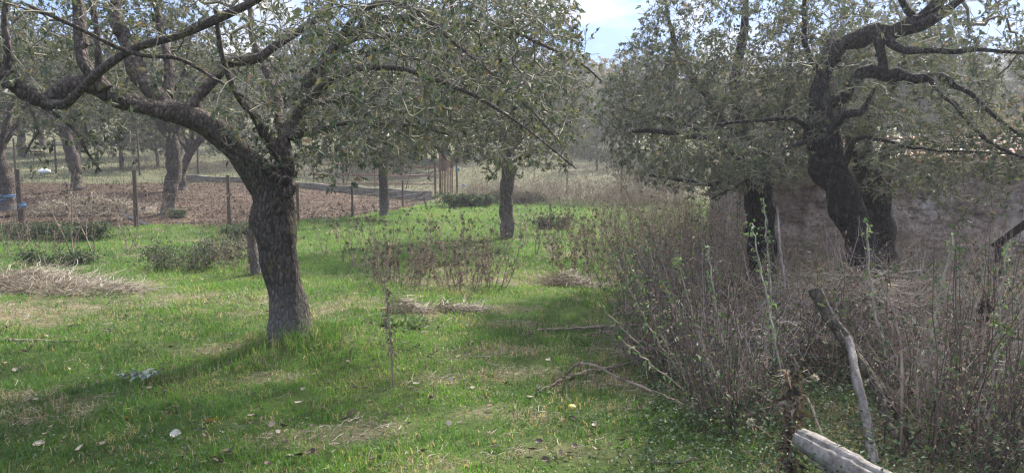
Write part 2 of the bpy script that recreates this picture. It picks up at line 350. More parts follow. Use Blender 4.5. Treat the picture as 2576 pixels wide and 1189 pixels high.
# ------------------------------------------------------------------ branching growth
def grow(limbs, targets, rs, step=.09, arch=.12, jit=.018, r_tip=.0022, power=.46, rmax=.03, reach=9.0):
    """limbs: (pts, rad) smoothed lines. returns edges (p0,p1,r0,r1), thin node positions and directions"""
    pos = []; par = []; dirs = []
    for pts, rad in limbs:
        d = unit(np.gradient(pts, axis=0))
        for i in range(0, len(pts)): pos.append(pts[i]); par.append(-1); dirs.append(d[i])
    n0 = len(pos); cap = n0 + len(targets) * 30; A = np.zeros((cap, 3)); A[:n0] = pos; D = np.zeros((cap, 3)); D[:n0] = dirs; PR = np.full(cap, -1); n = n0
    dist0 = np.array([np.min(np.sum((A[:n0] - t) ** 2, 1)) for t in targets]); 
    for ti in np.argsort(dist0):
        t = targets[ti]; dd = np.sum((A[:n] - t) ** 2, 1); k = int(np.argmin(dd)); L = math.sqrt(dd[k])
        if L < .05 or L > reach: continue
        m = min(28, max(2, int(L / step))); p0 = A[k]; c = p0 + D[k] * L * .35 + (t - p0) * .2 + np.array([0, 0, arch * L]); last = k
        if n + m >= cap: break
        w = rs.normal(size=3) * jit
        for q in range(1, m + 1):
            s = q / m; pt = p0 * (1 - s) ** 2 + 2 * c * s * (1 - s) + t * s * s + rs.normal(size=3) * jit * (1 if q < m else 0)
            A[n] = pt; PR[n] = last; D[n] = unit(pt - A[last]); last = n; n += 1
    cnt = np.zeros(n); haskid = np.zeros(n, bool); haskid[PR[n0:n][PR[n0:n] >= 0]] = True
    cnt[~haskid] = 1
    for i in range(n - 1, n0 - 1, -1):
        if PR[i] >= n0: cnt[PR[i]] += cnt[i]
    r = np.minimum(r_tip * np.maximum(cnt, 1) ** power, rmax)
    i = np.arange(n0, n); p = PR[n0:n]; rp = np.where(p >= n0, r[np.maximum(p, 0)], r[i] * 1.25); rp = np.minimum(rp, r[i] * 1.6)
    return A[p], A[i], rp, r[i], D[i]
def spurs(p1, d, rs, n, lo=.04, hi=.14, r=.0018):
    if n <= 0: return np.zeros((0, 3)), np.zeros((0, 3)), np.zeros(0), np.zeros(0), np.zeros((0, 3))
    k = rs.randint(0, len(p1), n); v = unit(d[k] * .5 + rs.normal(size=(n, 3)) * .8 + np.array([0, 0, .15])); L = lo + rs.rand(n) * (hi - lo)
    return p1[k], p1[k] + v * L[:, None], np.full(n, r * 1.2), np.full(n, r * .8), v
def make_tree(name, label, cat, base, limbs_px, targets, seed, bark_m, twig_m, leaf_m, nleaf, lsize, spur_n=None, group=None,
              wood_n=12, sides=4, step=.09, arch=.12, r_tip=.0022, rmax=.03, rough=.09, tint_bias=1.0, lw=.5, thin=.012, jit=.018, extra=None, wmul=1.0):
    rs = np.random.RandomState(seed); root = thing(name, label, cat, base, group); base = np.asarray(base, float)
    limbs = [smooth_line(p, r * wmul) for p, r in limbs_px]
    for q in range(len(limbs)):
        p, r = limbs[q]; K_ = len(p); kn = max(2, K_ // 3); kk = rs.normal(size=(kn + 2, 3)); u = np.linspace(0, kn, K_); i_ = u.astype(int); fr_ = (u - i_)[:, None]
        off = (kk[i_] * (1 - fr_) + kk[np.minimum(i_ + 1, kn + 1)] * fr_) * np.minimum(r * (.45 if q else .10), .035)[:, None]; off[:2] *= .3
        limbs[q] = (p + off, r)
    parts = []
    for q, (p, r) in enumerate(limbs):
        v, f, c = tube(p, r, wood_n if r[0] > .04 else 8, rough, seed + q); parts += [(v, f), (v, c)]
    for q, (p, r) in enumerate(limbs):
        if r[0] < .035 or wood_n < 14: continue
        for _ in range(max(2, int(len(p) / 9))):
            i = rs.randint(len(p) // 6, len(p) - 2)
            if r[i] < .02: continue
            d = unit(rs.normal(size=3) + np.array([0, 0, .3])); L = r[i] * (.9 + rs.rand() * .7); rr = r[i] * (.28 + .25 * rs.rand())
            v, f, c = tube([p[i], p[i] + d * L * .75, p[i] + d * (L + .03 * rs.rand())], [rr * 1.7, rr * 1.1, rr * .85], 9, .18, seed + 7 * q + _); parts += [(v, f), (v, c)]
    if extra: parts += extra
    add_mesh('trunk', parts, bark_m, root, True, base)
    starts = [(p[len(p) // 8 if q else len(p) // 2:], r) for q, (p, r) in enumerate(limbs)]
    a, b, r0, r1, d = grow(starts, targets, rs, step, arch, jit, r_tip, rmax=rmax)
    th = r1 < thin
    a2, b2, s0, s1, d2 = spurs(b[th], d[th], rs, spur_n if spur_n is not None else int(len(b) * .5), r=r_tip * .8)
    v, f = frusta(np.vstack([a, a2]), np.vstack([b, b2]), np.concatenate([r0, s0]), np.concatenate([r1, s1]), sides)
    add_mesh('branches', [(v, f)], twig_m, root, True, base)
    sp = np.vstack([b[th], b2, b2, (a2 + b2) / 2]); sd_ = np.vstack([d[th], d2, d2, d2])
    k = np.repeat(rs.randint(0, len(sp), nleaf // 3 + 1), 3)[:nleaf]; ps = sp[k] + rs.normal(size=(nleaf, 3)) * .006
    dr = unit(sd_[k] * .55 + rs.normal(size=(nleaf, 3)) * .7 + np.array([0, 0, -.3]))
    v, f, t = leaves(ps, dr, lsize * (.45 + .85 * rs.rand(nleaf)), rs, lw, .35, rs.rand(nleaf) ** tint_bias, .35)
    add_mesh('crown', [(v, f, t)], leaf_m, root, False, base)
    return root
def ellipsoid(rs, c, r, n, zmin=None, shell=.5, keep=None):
    out = []
    while len(out) < n:
        v = unit(rs.normal(size=(n * 2, 3))) * (rs.rand(n * 2, 1) ** (1 / (3 + 3 * shell))); p = np.asarray(c) + v * np.asarray(r)
        m = np.ones(len(p), bool)
        if zmin is not None: m &= p[:, 2] > (zmin(p[:, 0], p[:, 1]) if callable(zmin) else zmin)
        if keep is not None: m &= keep(p, rs)
        out += list(p[m])
    return np.array(out[:n])
def LP(*pts):                      # limb from (px, py, depth, diameter in px) tuples
    return np.array([P(a, b, Y) for a, b, Y, w in pts]), np.array([w / F * Y / 2 for a, b, Y, w in pts])

# ================================================================== ADDED HAZE
bpy_v = [(x, y, z) for x in (-225, 225) for y in (-45, 150) for z in (-2.5, 27)]
me = bpy.data.meshes.new('haze'); me.from_pydata(bpy_v, [], [(0, 1, 3, 2), (4, 6, 7, 5), (0, 4, 5, 1), (2, 3, 7, 6), (0, 2, 6, 4), (1, 5, 7, 3)]); me.update()
hz_m, hnt = mat_base('haze'); pv = N(hnt, 'ShaderNodeVolumePrincipled'); pv.inputs['Color'].default_value = (.86, .86, .93, 1); pv.inputs['Density'].default_value = .0016; pv.inputs['Anisotropy'].default_value = .45  # thin volume added to imitate veiling lens glare and lift the shade
link(hnt, pv.outputs[0], N(hnt, 'ShaderNodeOutputMaterial').inputs['Volume']); me.materials.append(hz_m)
hz = bpy.data.objects.new('haze', me); COL.objects.link(hz); hz['kind'] = 'stuff'; hz['label'] = 'pale thin haze added to imitate a veil of lens glare'
# ================================================================== GROUND
ENC = np.array([(-26, 17.4), (-11.6, 17.8), (-8.7, 17.7), (-6.9, 18.4), (-5.5, 19.6), (-4.3, 21.0), (-3.4, 25), (-2.9, 29.2), (-12, 28.6), (-26, 28.0)])
def inpoly(x, y, poly):
    r = np.zeros(np.shape(x), bool); j = len(poly) - 1
    for i in range(len(poly)):
        xi, yi = poly[i]; xj, yj = poly[j]
        with np.errstate(divide='ignore', invalid='ignore'):
            r ^= ((yi > y) != (yj > y)) & (x < (xj - xi) * (y - yi) / (yj - yi + 1e-12) + xi)
        j = i
    return r
def m_litter(x, y):
    wx = x + (fbm(x, y, .9, 5) - .5) * .9; wy = y + (fbm(x, y, .9, 8) - .5) * .9
    return inpoly(wx, wy, ENC).astype(float)
def m_field(x, y): return sst(26.5, 28.5, y + (fbm(x, y, .5, 4) - .5) * 3)
DRY = [(G(1290, 885), .50, .16), (G(1190, 900), .30, .12), (G(1315, 940), .30, .15), (G(1250, 1040), .28, .10), (G(1400, 1130), .35, .12), (G(1250, 1150), .3, .1), (G(1340, 1050), .2, .1),
       (G(80, 790), 1.2, .55), (G(280, 760), .8, .4), (G(480, 745), 1.0, .35), (G(830, 770), .35, .6), (G(640, 860), .5, .25), (G(1550, 885), .5, .15), (G(1450, 905), .4, .12), (G(1280, 815), .5, .12), (G(1030, 790), .3, .3),
       (G(220, 530), 1.7, 1.0), (G(1180, 700), 1.1, .8), (G(1440, 715), .6, .35), (G(760, 840), .5, .3)]
def m_dry(x, y):
    v = np.zeros(np.shape(x))
    nx = (fbm(x, y, 3, 21) - .5) * .8; ny = (fbm(x, y, 3, 25) - .5) * .8
    for c, a, b in DRY: v = np.maximum(v, np.exp(-(((x + nx * a - c[0]) / a) ** 2 + ((y + ny * b * 2 - c[1]) / b) ** 2)))
    v = v * (.35 + .65 * sst(.38, .62, fbm(x, y, 3.1, 27)))
    right = sst(.0, .8, x - (1.05 + .06 * y)) * sst(12.5, 10, y) * .6
    v = np.maximum(v, right * (.4 + fbm(x, y, 2, 31)))
    v = np.maximum(v, sst(.62, .75, fbm(x, y, 1.7, 41)) * .55)
    return np.clip(v, 0, 1)
def axis(a, b, fine, n1, n2):     # finer towards the middle of the view
    return np.unique(np.concatenate([np.linspace(a, -fine, n1), np.linspace(-fine, fine, n2), np.linspace(fine, b, n1)]))
gx = axis(-220, 220, 26, 60, 420); gy = np.unique(np.concatenate([np.linspace(-40, 1, 20), np.linspace(1, 34, 420), np.linspace(34, 145, 90)]))
X, Y_ = np.meshgrid(gx, gy); Z = height(X, Y_); nx_, ny_ = len(gx), len(gy)
V = np.stack([X.ravel(), Y_.ravel(), Z.ravel()], 1); i, j = np.meshgrid(np.arange(nx_ - 1), np.arange(ny_ - 1)); q = (j * nx_ + i).ravel()
g = add_mesh('ground', [(V, np.stack([q, q + 1, q + 1 + nx_, q + nx_], 1))], 'ground', None, True)
for nm, fn in (('litter', m_litter), ('field', m_field), ('dry', m_dry)):
    a = g.data.attributes.new(nm, 'FLOAT', 'POINT'); a.data.foreach_set('value', fn(V[:, 0], V[:, 1]).astype(np.float32))
tag(g, 'grassy orchard ground rising gently towards the back', None, None, 'structure')

# grass blades
rs = np.random.RandomState(11)
def scatter(n, y0, y1, power, rs, wide=.74, pad=.4):
    u = rs.rand(n); y = (y0 ** power + u * (y1 ** power - y0 ** power)) ** (1 / power)
    x = (rs.rand(n) * 2 - 1) * (y * wide + pad); return x, y
x, y = scatter(430000, 2.9, 28, .75, rs)
lit = m_litter(x, y); dry = m_dry(x, y); fld = m_field(x, y)
thin_ = fbm(x, y, 1.3, 51); keep = (lit < .5) & (rs.rand(len(x)) < np.where(thin_ < .36, .5, 1) * np.where(fbm(x, y, 6, 53, 3) < .40, .35, 1)) & (rs.rand(len(x)) > dry * .35)
rightside = sst(.2, 1.2, x - (1.0 + .07 * y)) * sst(13, 10, y); keep &= rs.rand(len(x)) > rightside * .5
x, y, dry = x[keep], y[keep], dry[keep]; K = len(x)
pos = np.stack([x, y, height(x, y) - .006], 1); ang = rs.rand(K) * 6.28; dr = np.stack([np.cos(ang), np.sin(ang), np.zeros(K)], 1)
tuft = fbm(x, y, 2.4, 61); base_d = np.hypot(x + 1.8, y - 6.3)
hgt = (.028 + .05 * tuft ** 1.5 * 1.6 * (.5 + rs.rand(K))) * (1 + 2.8 * np.exp(-(base_d / .40) ** 2)) * (1 + .02 * y)
green = np.clip(.30 + (fbm(x, y, .8, 71) - .5) * 1.0 + (fbm(x, y, 4, 75) - .5) * .4 + rs.normal(size=K) * .10, 0, .7)
spk = sst(.52, .66, fbm(x, y, 7, 78, 3)) * .45; isdry = rs.rand(K) < (.04 + .5 * dry + spk * .7); green = green + .06; tint = np.where(isdry, .78 + .22 * rs.rand(K), green)
near = y < 8
def bl(m, seg, wmul): return blades(pos[m], dr[m], hgt[m] * np.where(isdry[m], .9, 1), (.0014 + .0012 * rs.rand(m.sum())) * wmul * (1 + y[m] * .09), rs, .3 + 1.3 * rs.rand(m.sum()) + isdry[m] * .4, tint[m], seg)
add = add_mesh('grass', [bl(near, 2, 1), bl(~near, 1, 1.3)], 'grass')
tag(add, 'short green orchard grass with straw coloured patches', 'grass', None, 'stuff')

# dry matted grass on the ground
def strands(n, cfn, rs, L=(.08, .35), w=.0016, lift=.25, seg=4):
    x, y, z = cfn(n); a = rs.rand(n) * 6.28; ln = L[0] + rs.rand(n) * (L[1] - L[0]); parts0 = []; parts1 = []
    p = np.stack([x, y, z], 1); d = np.stack([np.cos(a), np.sin(a), rs.rand(n) * lift], 1)
    for s in range(seg):
        q = p + d * (ln / seg)[:, None]; parts0.append(p); parts1.append(q); p = q; d = unit(d + rs.normal(size=(n, 3)) * .22 + np.array([0, 0, -.22 * lift * 3 / seg]))
    r = np.full(n * seg, w) * (.6 + .8 * np.tile(rs.rand(n), seg)); v, f = frusta(np.vstack(parts0), np.vstack(parts1), r, r, 3)
    return v, f, np.repeat(np.tile(rs.rand(n), seg), 6)
def dcf(n):
    xs, ys = [], []
    while len(xs) < n:
        x, y = scatter(n, 3.2, 14, .9, rs); m = rs.rand(n) < m_dry(x, y) ** 1.5 * .7 + .003
        xs += list(x[m]); ys += list(y[m])
    x, y = np.array(xs[:n]), np.array(ys[:n]); return x, y, height(x, y) + .008 + rs.rand(n) * .03
o = add_mesh('dry_grass', [strands(15000, dcf, rs, (.03, .12), .0011, .12, 3)], 'straw')
tag(o, 'matted straw coloured dead grass lying in patches on the lawn', 'dry grass', None, 'stuff')

# leaf litter in the enclosure
x, y = scatter(110000, 17, 30, 1.6, rs, .8); m = (m_litter(x, y) > .5); x, y = x[m], y[m]; K = len(x)
a = rs.rand(K) * 6.28; d = np.stack([np.cos(a), np.sin(a), rs.normal(size=K) * .35], 1)
o = add_mesh('leaf_litter', [leaves(np.stack([x, y, height(x, y) + .01], 1), d * [1, 1, .5], .03 + .05 * rs.rand(K) ** 2, rs, .7, .4, np.clip(rs.rand(K) ** 1.8 * .8 + (fbm(x, y, .8, 7) - .5) * .5, 0, 1), .8)], 'litter')
tag(o, 'brown fallen leaves covering the fenced enclosure', 'leaf litter', None, 'stuff')

# field grass beyond
x, y = scatter(70000, 27, 62, 1.2, rs, .75); m = rs.rand(len(x)) < m_field(x, y) * (.3 + sst(.4, .6, fbm(x, y, .35, 81)) * .9); x, y = x[m], y[m]; K = len(x)
a = rs.rand(K) * 6.28; tt = np.clip(.45 + (fbm(x, y, .25, 85) - .5) * 1.6 + rs.normal(size=K) * .2, 0, 1)
o = add_mesh('meadow_grass', [blades(np.stack([x, y, height(x, y)], 1), np.stack([np.cos(a), np.sin(a), 0 * a], 1), .06 + .24 * rs.rand(K) * fbm(x, y, .5, 87), .008 + .006 * rs.rand(K), rs, .2 + .8 * rs.rand(K), np.clip(.1 + tt * .7, 0, 1), 1)], 'meadow')
tag(o, 'tall pale meadow grass on the slope beyond the fences', 'grass', None, 'stuff')

# ================================================================== MAIN TREE
rs = np.random.RandomState(21)
mb = G(740, 885)
T1 = [
 LP((742, 905, 6.30, 150), (740, 885, 6.30, 118), (736, 850, 6.30, 103), (727, 780, 6.30, 97), (717, 700, 6.30, 96), (703, 630, 6.30, 94), (692, 560, 6.30, 98), (677, 500, 6.30, 100), (655, 450, 6.28, 92),
    (622, 405, 6.25, 78), (582, 362, 6.2, 70), (525, 318, 6.15, 64), (455, 285, 6.1, 60), (375, 268, 6.0, 54), (300, 250, 5.95, 48), (240, 218, 5.9, 42), (180, 215, 5.8, 36), (110, 252, 5.7, 38), (60, 232, 5.6, 38), (10, 185, 5.5, 34), (-60, 120, 5.4, 28), (-160, 40, 5.4, 20)),
 LP((685, 480, 6.3, 60), (708, 425, 6.35, 46), (722, 380, 6.4, 36), (735, 330, 6.5, 32), (762, 262, 6.6, 34), (800, 190, 6.6, 30), (860, 110, 6.5, 27), (950, 50, 6.3, 22), (1060, 40, 6.1, 19), (1147, 63, 6.0, 13), (1213, 53, 5.9, 12), (1290, 76, 5.8, 10), (1365, 112, 5.7, 9), (1457, 157, 5.6, 7), (1513, 203, 5.5, 5)),
 LP((440, 285, 6.1, 60), (400, 240, 6.1, 48), (350, 180, 6.2, 44), (315, 110, 6.3, 34), (300, 30, 6.4, 28), (310, -80, 6.5, 18)),
 LP((268, 232, 5.9, 44), (250, 205, 5.9, 40), (226, 160, 5.9, 36), (208, 100, 5.9, 32), (197, 30, 5.95, 30), (190, -90, 6.0, 22)),
 LP((246, 210, 5.85, 20), (245, 150, 5.8, 18), (243, 80, 5.8, 17), (228, 0, 5.8, 16), (215, -110, 5.8, 11)),
 LP((14, 190, 5.5, 22), (12, 120, 5.5, 19), (15, 40, 5.5, 17), (22, -70, 5.5, 13)),
 LP((110, 262, 5.7, 30), (165, 250, 5.55, 24), (220, 200, 5.45, 22), (260, 165, 5.4, 22), (330, 124, 5.4, 21), (442, 96, 5.4, 20), (508, 66, 5.4, 22), (590, 30, 5.4, 20), (660, -10, 5.4, 18), (780, -70, 5.4, 13)),
 LP((480, 290, 6.1, 34), (520, 225, 6.2, 28), (560, 172, 6.3, 25), (620, 150, 6.35, 24), (690, 122, 6.4, 22), (740, 85, 6.4, 18), (820, 20, 6.5, 14), (860, -60, 6.5, 10)),
 LP((420, 240, 6.15, 30), (425, 150, 6.3, 24), (400, 60, 6.5, 20), (395, -60, 6.6, 15)),
 LP((60, 10, 5.2, 9), (142, 46, 5.2, 11), (264, 101, 5.3, 11), (355, 137, 5.4, 11), (450, 150, 5.5, 10), (540, 200, 5.6, 8), (640, 260, 5.6, 6)),
 LP((110, 262, 5.7, 14), (127, 279, 5.65, 11), (160, 305, 5.6, 10), (193, 335, 5.6, 9), (218, 381, 5.6, 8), (254, 431, 5.6, 5)),
 LP((60, 240, 5.6, 10), (85, 290, 5.5, 8), (96, 330, 5.5, 7), (75, 365, 5.45, 6), (61, 396, 5.4, 4)),
 LP((700, 446, 6.2, 10), (650, 415, 6.1, 8), (600, 385, 6.0, 8), (560, 360, 5.95, 6), (545, 330, 5.9, 5)),
 LP((735, 340, 6.4, 30), (770, 330, 6.2, 22), (850, 312, 5.9, 12), (930, 308, 5.7, 10), (1040, 316, 5.5, 7), (1130, 340, 5.4, 5)),
 LP((760, 265, 6.5, 26), (840, 200, 6.1, 18), (960, 170, 5.6, 14), (1100, 200, 5.2, 11), (1240, 270, 5.0, 8), (1360, 350, 4.9, 6), (1450, 425, 4.9, 4)),
 LP((850, 115, 6.5, 24), (930, 90, 6.8, 18), (1040, 110, 7.0, 14), (1160, 180, 7.1, 11), (1290, 260, 7.1, 8), (1400, 340, 7.1, 5)),
 LP((820, 160, 6.5, 20), (900, 40, 5.8, 16), (1010, 15, 5.4, 13), (1120, 90, 5.1, 10), (1230, 180, 5.0, 8), (1340, 280, 5.0, 6), (1410, 360, 5.0, 4)),
 LP((722, 370, 6.4, 26), (700, 300, 6.6, 22), (690, 220, 6.9, 20), (640, 120, 7.2, 16), (620, 0, 7.4, 12)),
 LP((705, 400, 6.3, 30), (670, 350, 6.2, 24), (640, 290, 6.0, 20), (600, 240, 5.7, 15), (560, 130, 5.5, 12), (540, 20, 5.4, 9)),
 LP((760, 265, 6.6, 24), (850, 250, 7.0, 16), (960, 270, 7.3, 12), (1060, 330, 7.4, 8), (1120, 400, 7.4, 5)),
]
def zlow(x, y):
    return np.where(x < -2.3, 2.02 + .10 * np.sin(x * 5), np.where(x < -1.4, 1.75, 1.55 - .10 * np.sin(x * 3 + y)))
def keepm(p, rs):
    px = CX + p[:, 0] / p[:, 1] * F; fr = (px < 780) & (p[:, 1] < 6.2) & (rs.rand(len(p)) < .8); top = p[:, 2] < 1.6 + .215 * p[:, 1]
    return np.where(top, rs.rand(len(p)) < .95, rs.rand(len(p)) < .14) & (px < 1500 - 120 * rs.rand(len(p))) & ~fr
tg = np.vstack([ellipsoid(rs, (-1.7, 6.3, 2.6), (3.0, 2.5, 1.75), 1500, zlow, .2, keepm), ellipsoid(rs, (-.6, 6.0, 2.2), (1.4, 1.6, .9), 650, zlow, .1, keepm),
                ellipsoid(rs, (-4.3, 6.0, 2.9), (1.6, 1.8, 1.1), 260, zlow, .1, keepm),
                ellipsoid(rs, P(720, 330, 6.35), (.5, .5, .45), 140, None, .1), ellipsoid(rs, P(190, 350, 5.6), (.4, .3, .22), 36, None, .1)])
knots = []
for (px, py, Yk, w, sd_) in ((722, 470, 6.17, 52, 1), (672, 628, 6.2, 40, 2), (700, 520, 6.13, 30, 3)):
    c = P(px, py, Yk); k = 14; th = np.linspace(0, 2 * np.pi, k); R = w / F * Yk / 2
    ring = [(c + np.array([math.cos(t) * R * .55, -.02 + .02 * math.sin(t * 2), math.sin(t) * R * .8])) for t in th]
    v, f, cc = tube(np.array(ring), np.full(k, R * .38), 8, .15, sd_ + 50); knots += [(v, f), (v, cc)]
make_tree('orchard_tree', 'large old fruit tree with a thick leaning trunk and a long crooked limb reaching left', 'tree', mb, T1, tg, 31, 'bark', 'twig', 'leaf',
          21000, .05, 11000, 'old fruit trees of the orchard', 18, 4, .09, .14, .0026, .022, .095, 1.1, .52, .011, extra=knots, wmul=.95)

# ================================================================== RIGHT-HAND TREES
T2 = [
 LP((2215, 830, 7.5, 140), (2200, 760, 7.5, 108), (2174, 660, 7.5, 92), (2148, 570, 7.5, 82), (2118, 490, 7.5, 86), (2086, 415, 7.5, 98), (2066, 340, 7.5, 94), (2060, 270, 7.5, 66), (2070, 190, 7.5, 50), (2088, 150, 7.47, 52), (2120, 112, 7.45, 44), (2165, 102, 7.4, 54), (2205, 78, 7.38, 46), (2240, 86, 7.35, 50), (2285, 58, 7.3, 36), (2320, 45, 7.3, 38), (2380, -20, 7.2, 28), (2450, -120, 7.1, 20)),
 LP((2068, 268, 7.5, 50), (2110, 240, 7.45, 38), (2150, 208, 7.35, 28), (2185, 182, 7.33, 38), (2225, 190, 7.3, 32), (2262, 176, 7.25, 40), (2305, 192, 7.2, 32), (2365, 190, 7.1, 28), (2400, 218, 7.0, 16), (2440, 240, 6.9, 13), (2520, 310, 6.7, 11), (2620, 370, 6.6, 7)),
 LP((2205, 90, 7.35, 30), (2216, 130, 7.3, 26), (2222, 185, 7.3, 30)),
 LP((2085, 330, 7.4, 36), (2120, 300, 7.3, 26), (2160, 292, 7.25, 24), (2182, 262, 7.25, 16), (2200, 225, 7.25, 9)),
 LP((2260, 78, 7.35, 44), (2330, 60, 7.2, 34), (2400, 10, 7.0, 24), (2480, -70, 6.9, 16)),
 LP((2230, 100, 7.3, 30), (2270, 125, 7.1, 20), (2350, 125, 6.9, 17), (2450, 130, 6.7, 14), (2560, 135, 6.5, 11), (2680, 140, 6.4, 8)),
 LP((2340, 190, 7.1, 24), (2370, 240, 6.8, 17), (2430, 300, 6.5, 13), (2500, 365, 6.3, 10), (2580, 400, 6.2, 8)),
 LP((2110, 440, 7.4, 26), (2160, 350, 7.2, 16), (2230, 350, 7.0, 13), (2300, 375, 6.8, 10), (2420, 380, 6.6, 7), (2560, 390, 6.5, 5)),
 LP((2050, 330, 7.5, 22), (1990, 300, 7.3, 14), (1900, 300, 7.1, 10), (1800, 315, 7.0, 7)),
 LP((2060, 350, 7.4, 20), (1990, 370, 7.1, 12), (1900, 440, 6.9, 9), (1790, 500, 6.8, 5)),
 LP((2075, 200, 7.5, 24), (2030, 120, 7.5, 16), (2020, 30, 7.5, 12), (2040, -60, 7.5, 8)),
 LP((2300, 45, 7.3, 24), (2250, -40, 7.3, 16), (2200, -140, 7.3, 10)),
]
tb = G(2200, 775)
def keepr(p, rs):
    top = p[:, 2] < 1.6 + .215 * p[:, 1]; return np.where(top, True, rs.rand(len(p)) < .15) & ~((CX + p[:, 0] / p[:, 1] * F < 2330) & (p[:, 1] < 7.7) & (rs.rand(len(p)) < .35))
tg = np.vstack([ellipsoid(rs, (4.2, 7.3, 2.6), (1.7, 1.3, 1.6), 800, lambda x, y: 1.15 + .1 * np.sin(7 * x), .2, keepr), ellipsoid(rs, (2.9, 7.9, 2.1), (.9, .6, .9), 200, 1.35, .1, keepr), ellipsoid(rs, P(1830, 400, 7.0), (.75, .45, .35), 170, None, .1), ellipsoid(rs, P(2420, 390, 6.7), (.8, .5, .3), 120, None, .1)])
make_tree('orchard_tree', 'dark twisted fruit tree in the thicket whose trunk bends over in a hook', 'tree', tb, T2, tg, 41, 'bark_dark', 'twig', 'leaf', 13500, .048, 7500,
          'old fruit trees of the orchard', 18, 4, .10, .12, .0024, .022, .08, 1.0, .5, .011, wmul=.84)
T3 = [
 LP((1925, 800, 8.7, 90), (1922, 770, 8.7, 72), (1918, 700, 8.7, 64), (1914, 600, 8.7, 66), (1912, 520, 8.7, 70), (1905, 460, 8.7, 66), (1890, 400, 8.8, 50), (1860, 300, 9.0, 36), (1850, 200, 9.2, 28), (1870, 80, 9.4, 18), (1880, -60, 9.5, 10)),
 LP((1905, 450, 8.7, 40), (1860, 400, 8.5, 30), (1790, 360, 8.3, 22), (1690, 330, 8.2, 14), (1590, 330, 8.2, 8)),
 LP((1890, 400, 8.8, 36), (1800, 280, 9.2, 24), (1740, 190, 9.5, 18), (1690, 90, 9.7, 11), (1670, 0, 9.8, 6)),
 LP((1900, 420, 8.8, 34), (1950, 330, 9.0, 24), (1980, 230, 9.2, 18), (1990, 100, 9.4, 12)),
 LP((1870, 330, 8.9, 26), (1760, 330, 9.8, 18), (1650, 300, 10.4, 13), (1570, 270, 10.7, 8)),
 LP((1905, 440, 8.7, 26), (1830, 460, 8.2, 16), (1740, 460, 7.9, 10), (1640, 440, 7.8, 6)),
]
tg = np.vstack([ellipsoid(rs, (2.75, 9.4, 2.6), (1.75, 1.7, 1.35), 1500, lambda x, y: 1.2 + .1 * np.sin(5 * x + 3 * y), .2, lambda p, rs: keepr(p, rs) & (CX + p[:, 0] / p[:, 1] * F > 1490 + np.clip(250 - (400 - (p[:, 2] - 1.6) / p[:, 1] * F), 0, 400) * .62)),
                ellipsoid(rs, (2.2, 9.0, 2.0), (1.3, 1.2, .85), 520, 1.15, .1)])
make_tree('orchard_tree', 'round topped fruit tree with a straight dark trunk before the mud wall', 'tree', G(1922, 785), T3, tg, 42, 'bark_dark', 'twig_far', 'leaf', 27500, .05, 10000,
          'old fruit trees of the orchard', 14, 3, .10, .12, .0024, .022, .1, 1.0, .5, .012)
T4 = [LP((2215, 800, 9.4, 90), (2228, 700, 9.4, 74), (2218, 600, 9.4, 74), (2205, 500, 9.4, 72), (2185, 430, 9.4, 62), (2170, 350, 9.5, 44), (2230, 240, 9.6, 30), (2290, 120, 9.8, 16)),
      LP((2170, 430, 9.4, 40), (2240, 380, 9.3, 26), (2320, 350, 9.2, 16), (2400, 340, 9.2, 9)), LP((2170, 400, 9.4, 40), (2120, 300, 9.6, 24), (2080, 180, 9.8, 14))]
tg = ellipsoid(rs, (4.6, 9.5, 2.2), (1.3, 1.3, 1.2), 600, lambda x, y: 1.1 + .1 * np.sin(5 * x), .1, keepr)
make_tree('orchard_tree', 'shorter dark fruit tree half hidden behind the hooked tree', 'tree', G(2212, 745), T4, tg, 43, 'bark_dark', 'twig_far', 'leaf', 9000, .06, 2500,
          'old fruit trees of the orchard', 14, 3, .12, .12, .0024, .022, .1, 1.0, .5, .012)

# ================================================================== MIDDLE TREES
def mid_tree(label, px, py, Yd, trunk, seed, cr, cc, ntg, nl, ls, lean=0, extra_l=(), zm=1.3, thin=.014, bk='bark_far', grp='old fruit trees of the orchard', tb_=1.0):
    r = np.random.RandomState(seed); limbs = [LP(*trunk)]; top = limbs[0][0][-1]; rad = limbs[0][1][-1]
    c = np.array(cc)
    for k in range(7):
        a = k / 7 * 6.28 + r.rand() * .7; e = c + np.array([math.cos(a) * cr[0], math.sin(a) * cr[1], cr[2] * (r.rand() * 1.1 - .35)]) * .72
        m = top * .5 + e * .5 + np.array([0, 0, .12 * cr[2]]) + r.normal(size=3) * .08; s = limbs[0][0][-2] * .3 + top * .7
        limbs.append((np.array([s, s * .6 + m * .4 + r.normal(size=3) * .05, m, e]), np.array([rad * .75, rad * .5, rad * .32, .01])))
    for e in extra_l: limbs.append(LP(*e))
    t = ellipsoid(r, cc, cr, ntg, lambda x, y: zm + .15 * np.sin(4 * x + 2 * y), .25)
    b = P(px, py, Yd)
    return make_tree('orchard_tree', label, 'tree', b, limbs, t, seed, bk, 'twig_far', 'leaf_far', nl, ls, int(ntg * 4), grp, 12, 3, .14, .06, .0034, .03, .1, tb_, .55, thin, .03)
def X_(px, Y): return (px - CX) / F * Y
mid_tree('lone slim fruit tree with a pale foot in the grass behind the dead thistles', 1275, 612, 15.3,
         [(1276, 622, 15.3, 46), (1275, 606, 15.3, 36), (1275, 560, 15.3, 32), (1274, 500, 15.3, 34), (1273, 460, 15.3, 38), (1276, 420, 15.3, 30), (1278, 370, 15.3, 22)], 51, (1.65, 1.6, 2.0), (X_(1275, 15.3), 15.3, 3.0), 900, 15000, .07, zm=1.35, bk='bark')
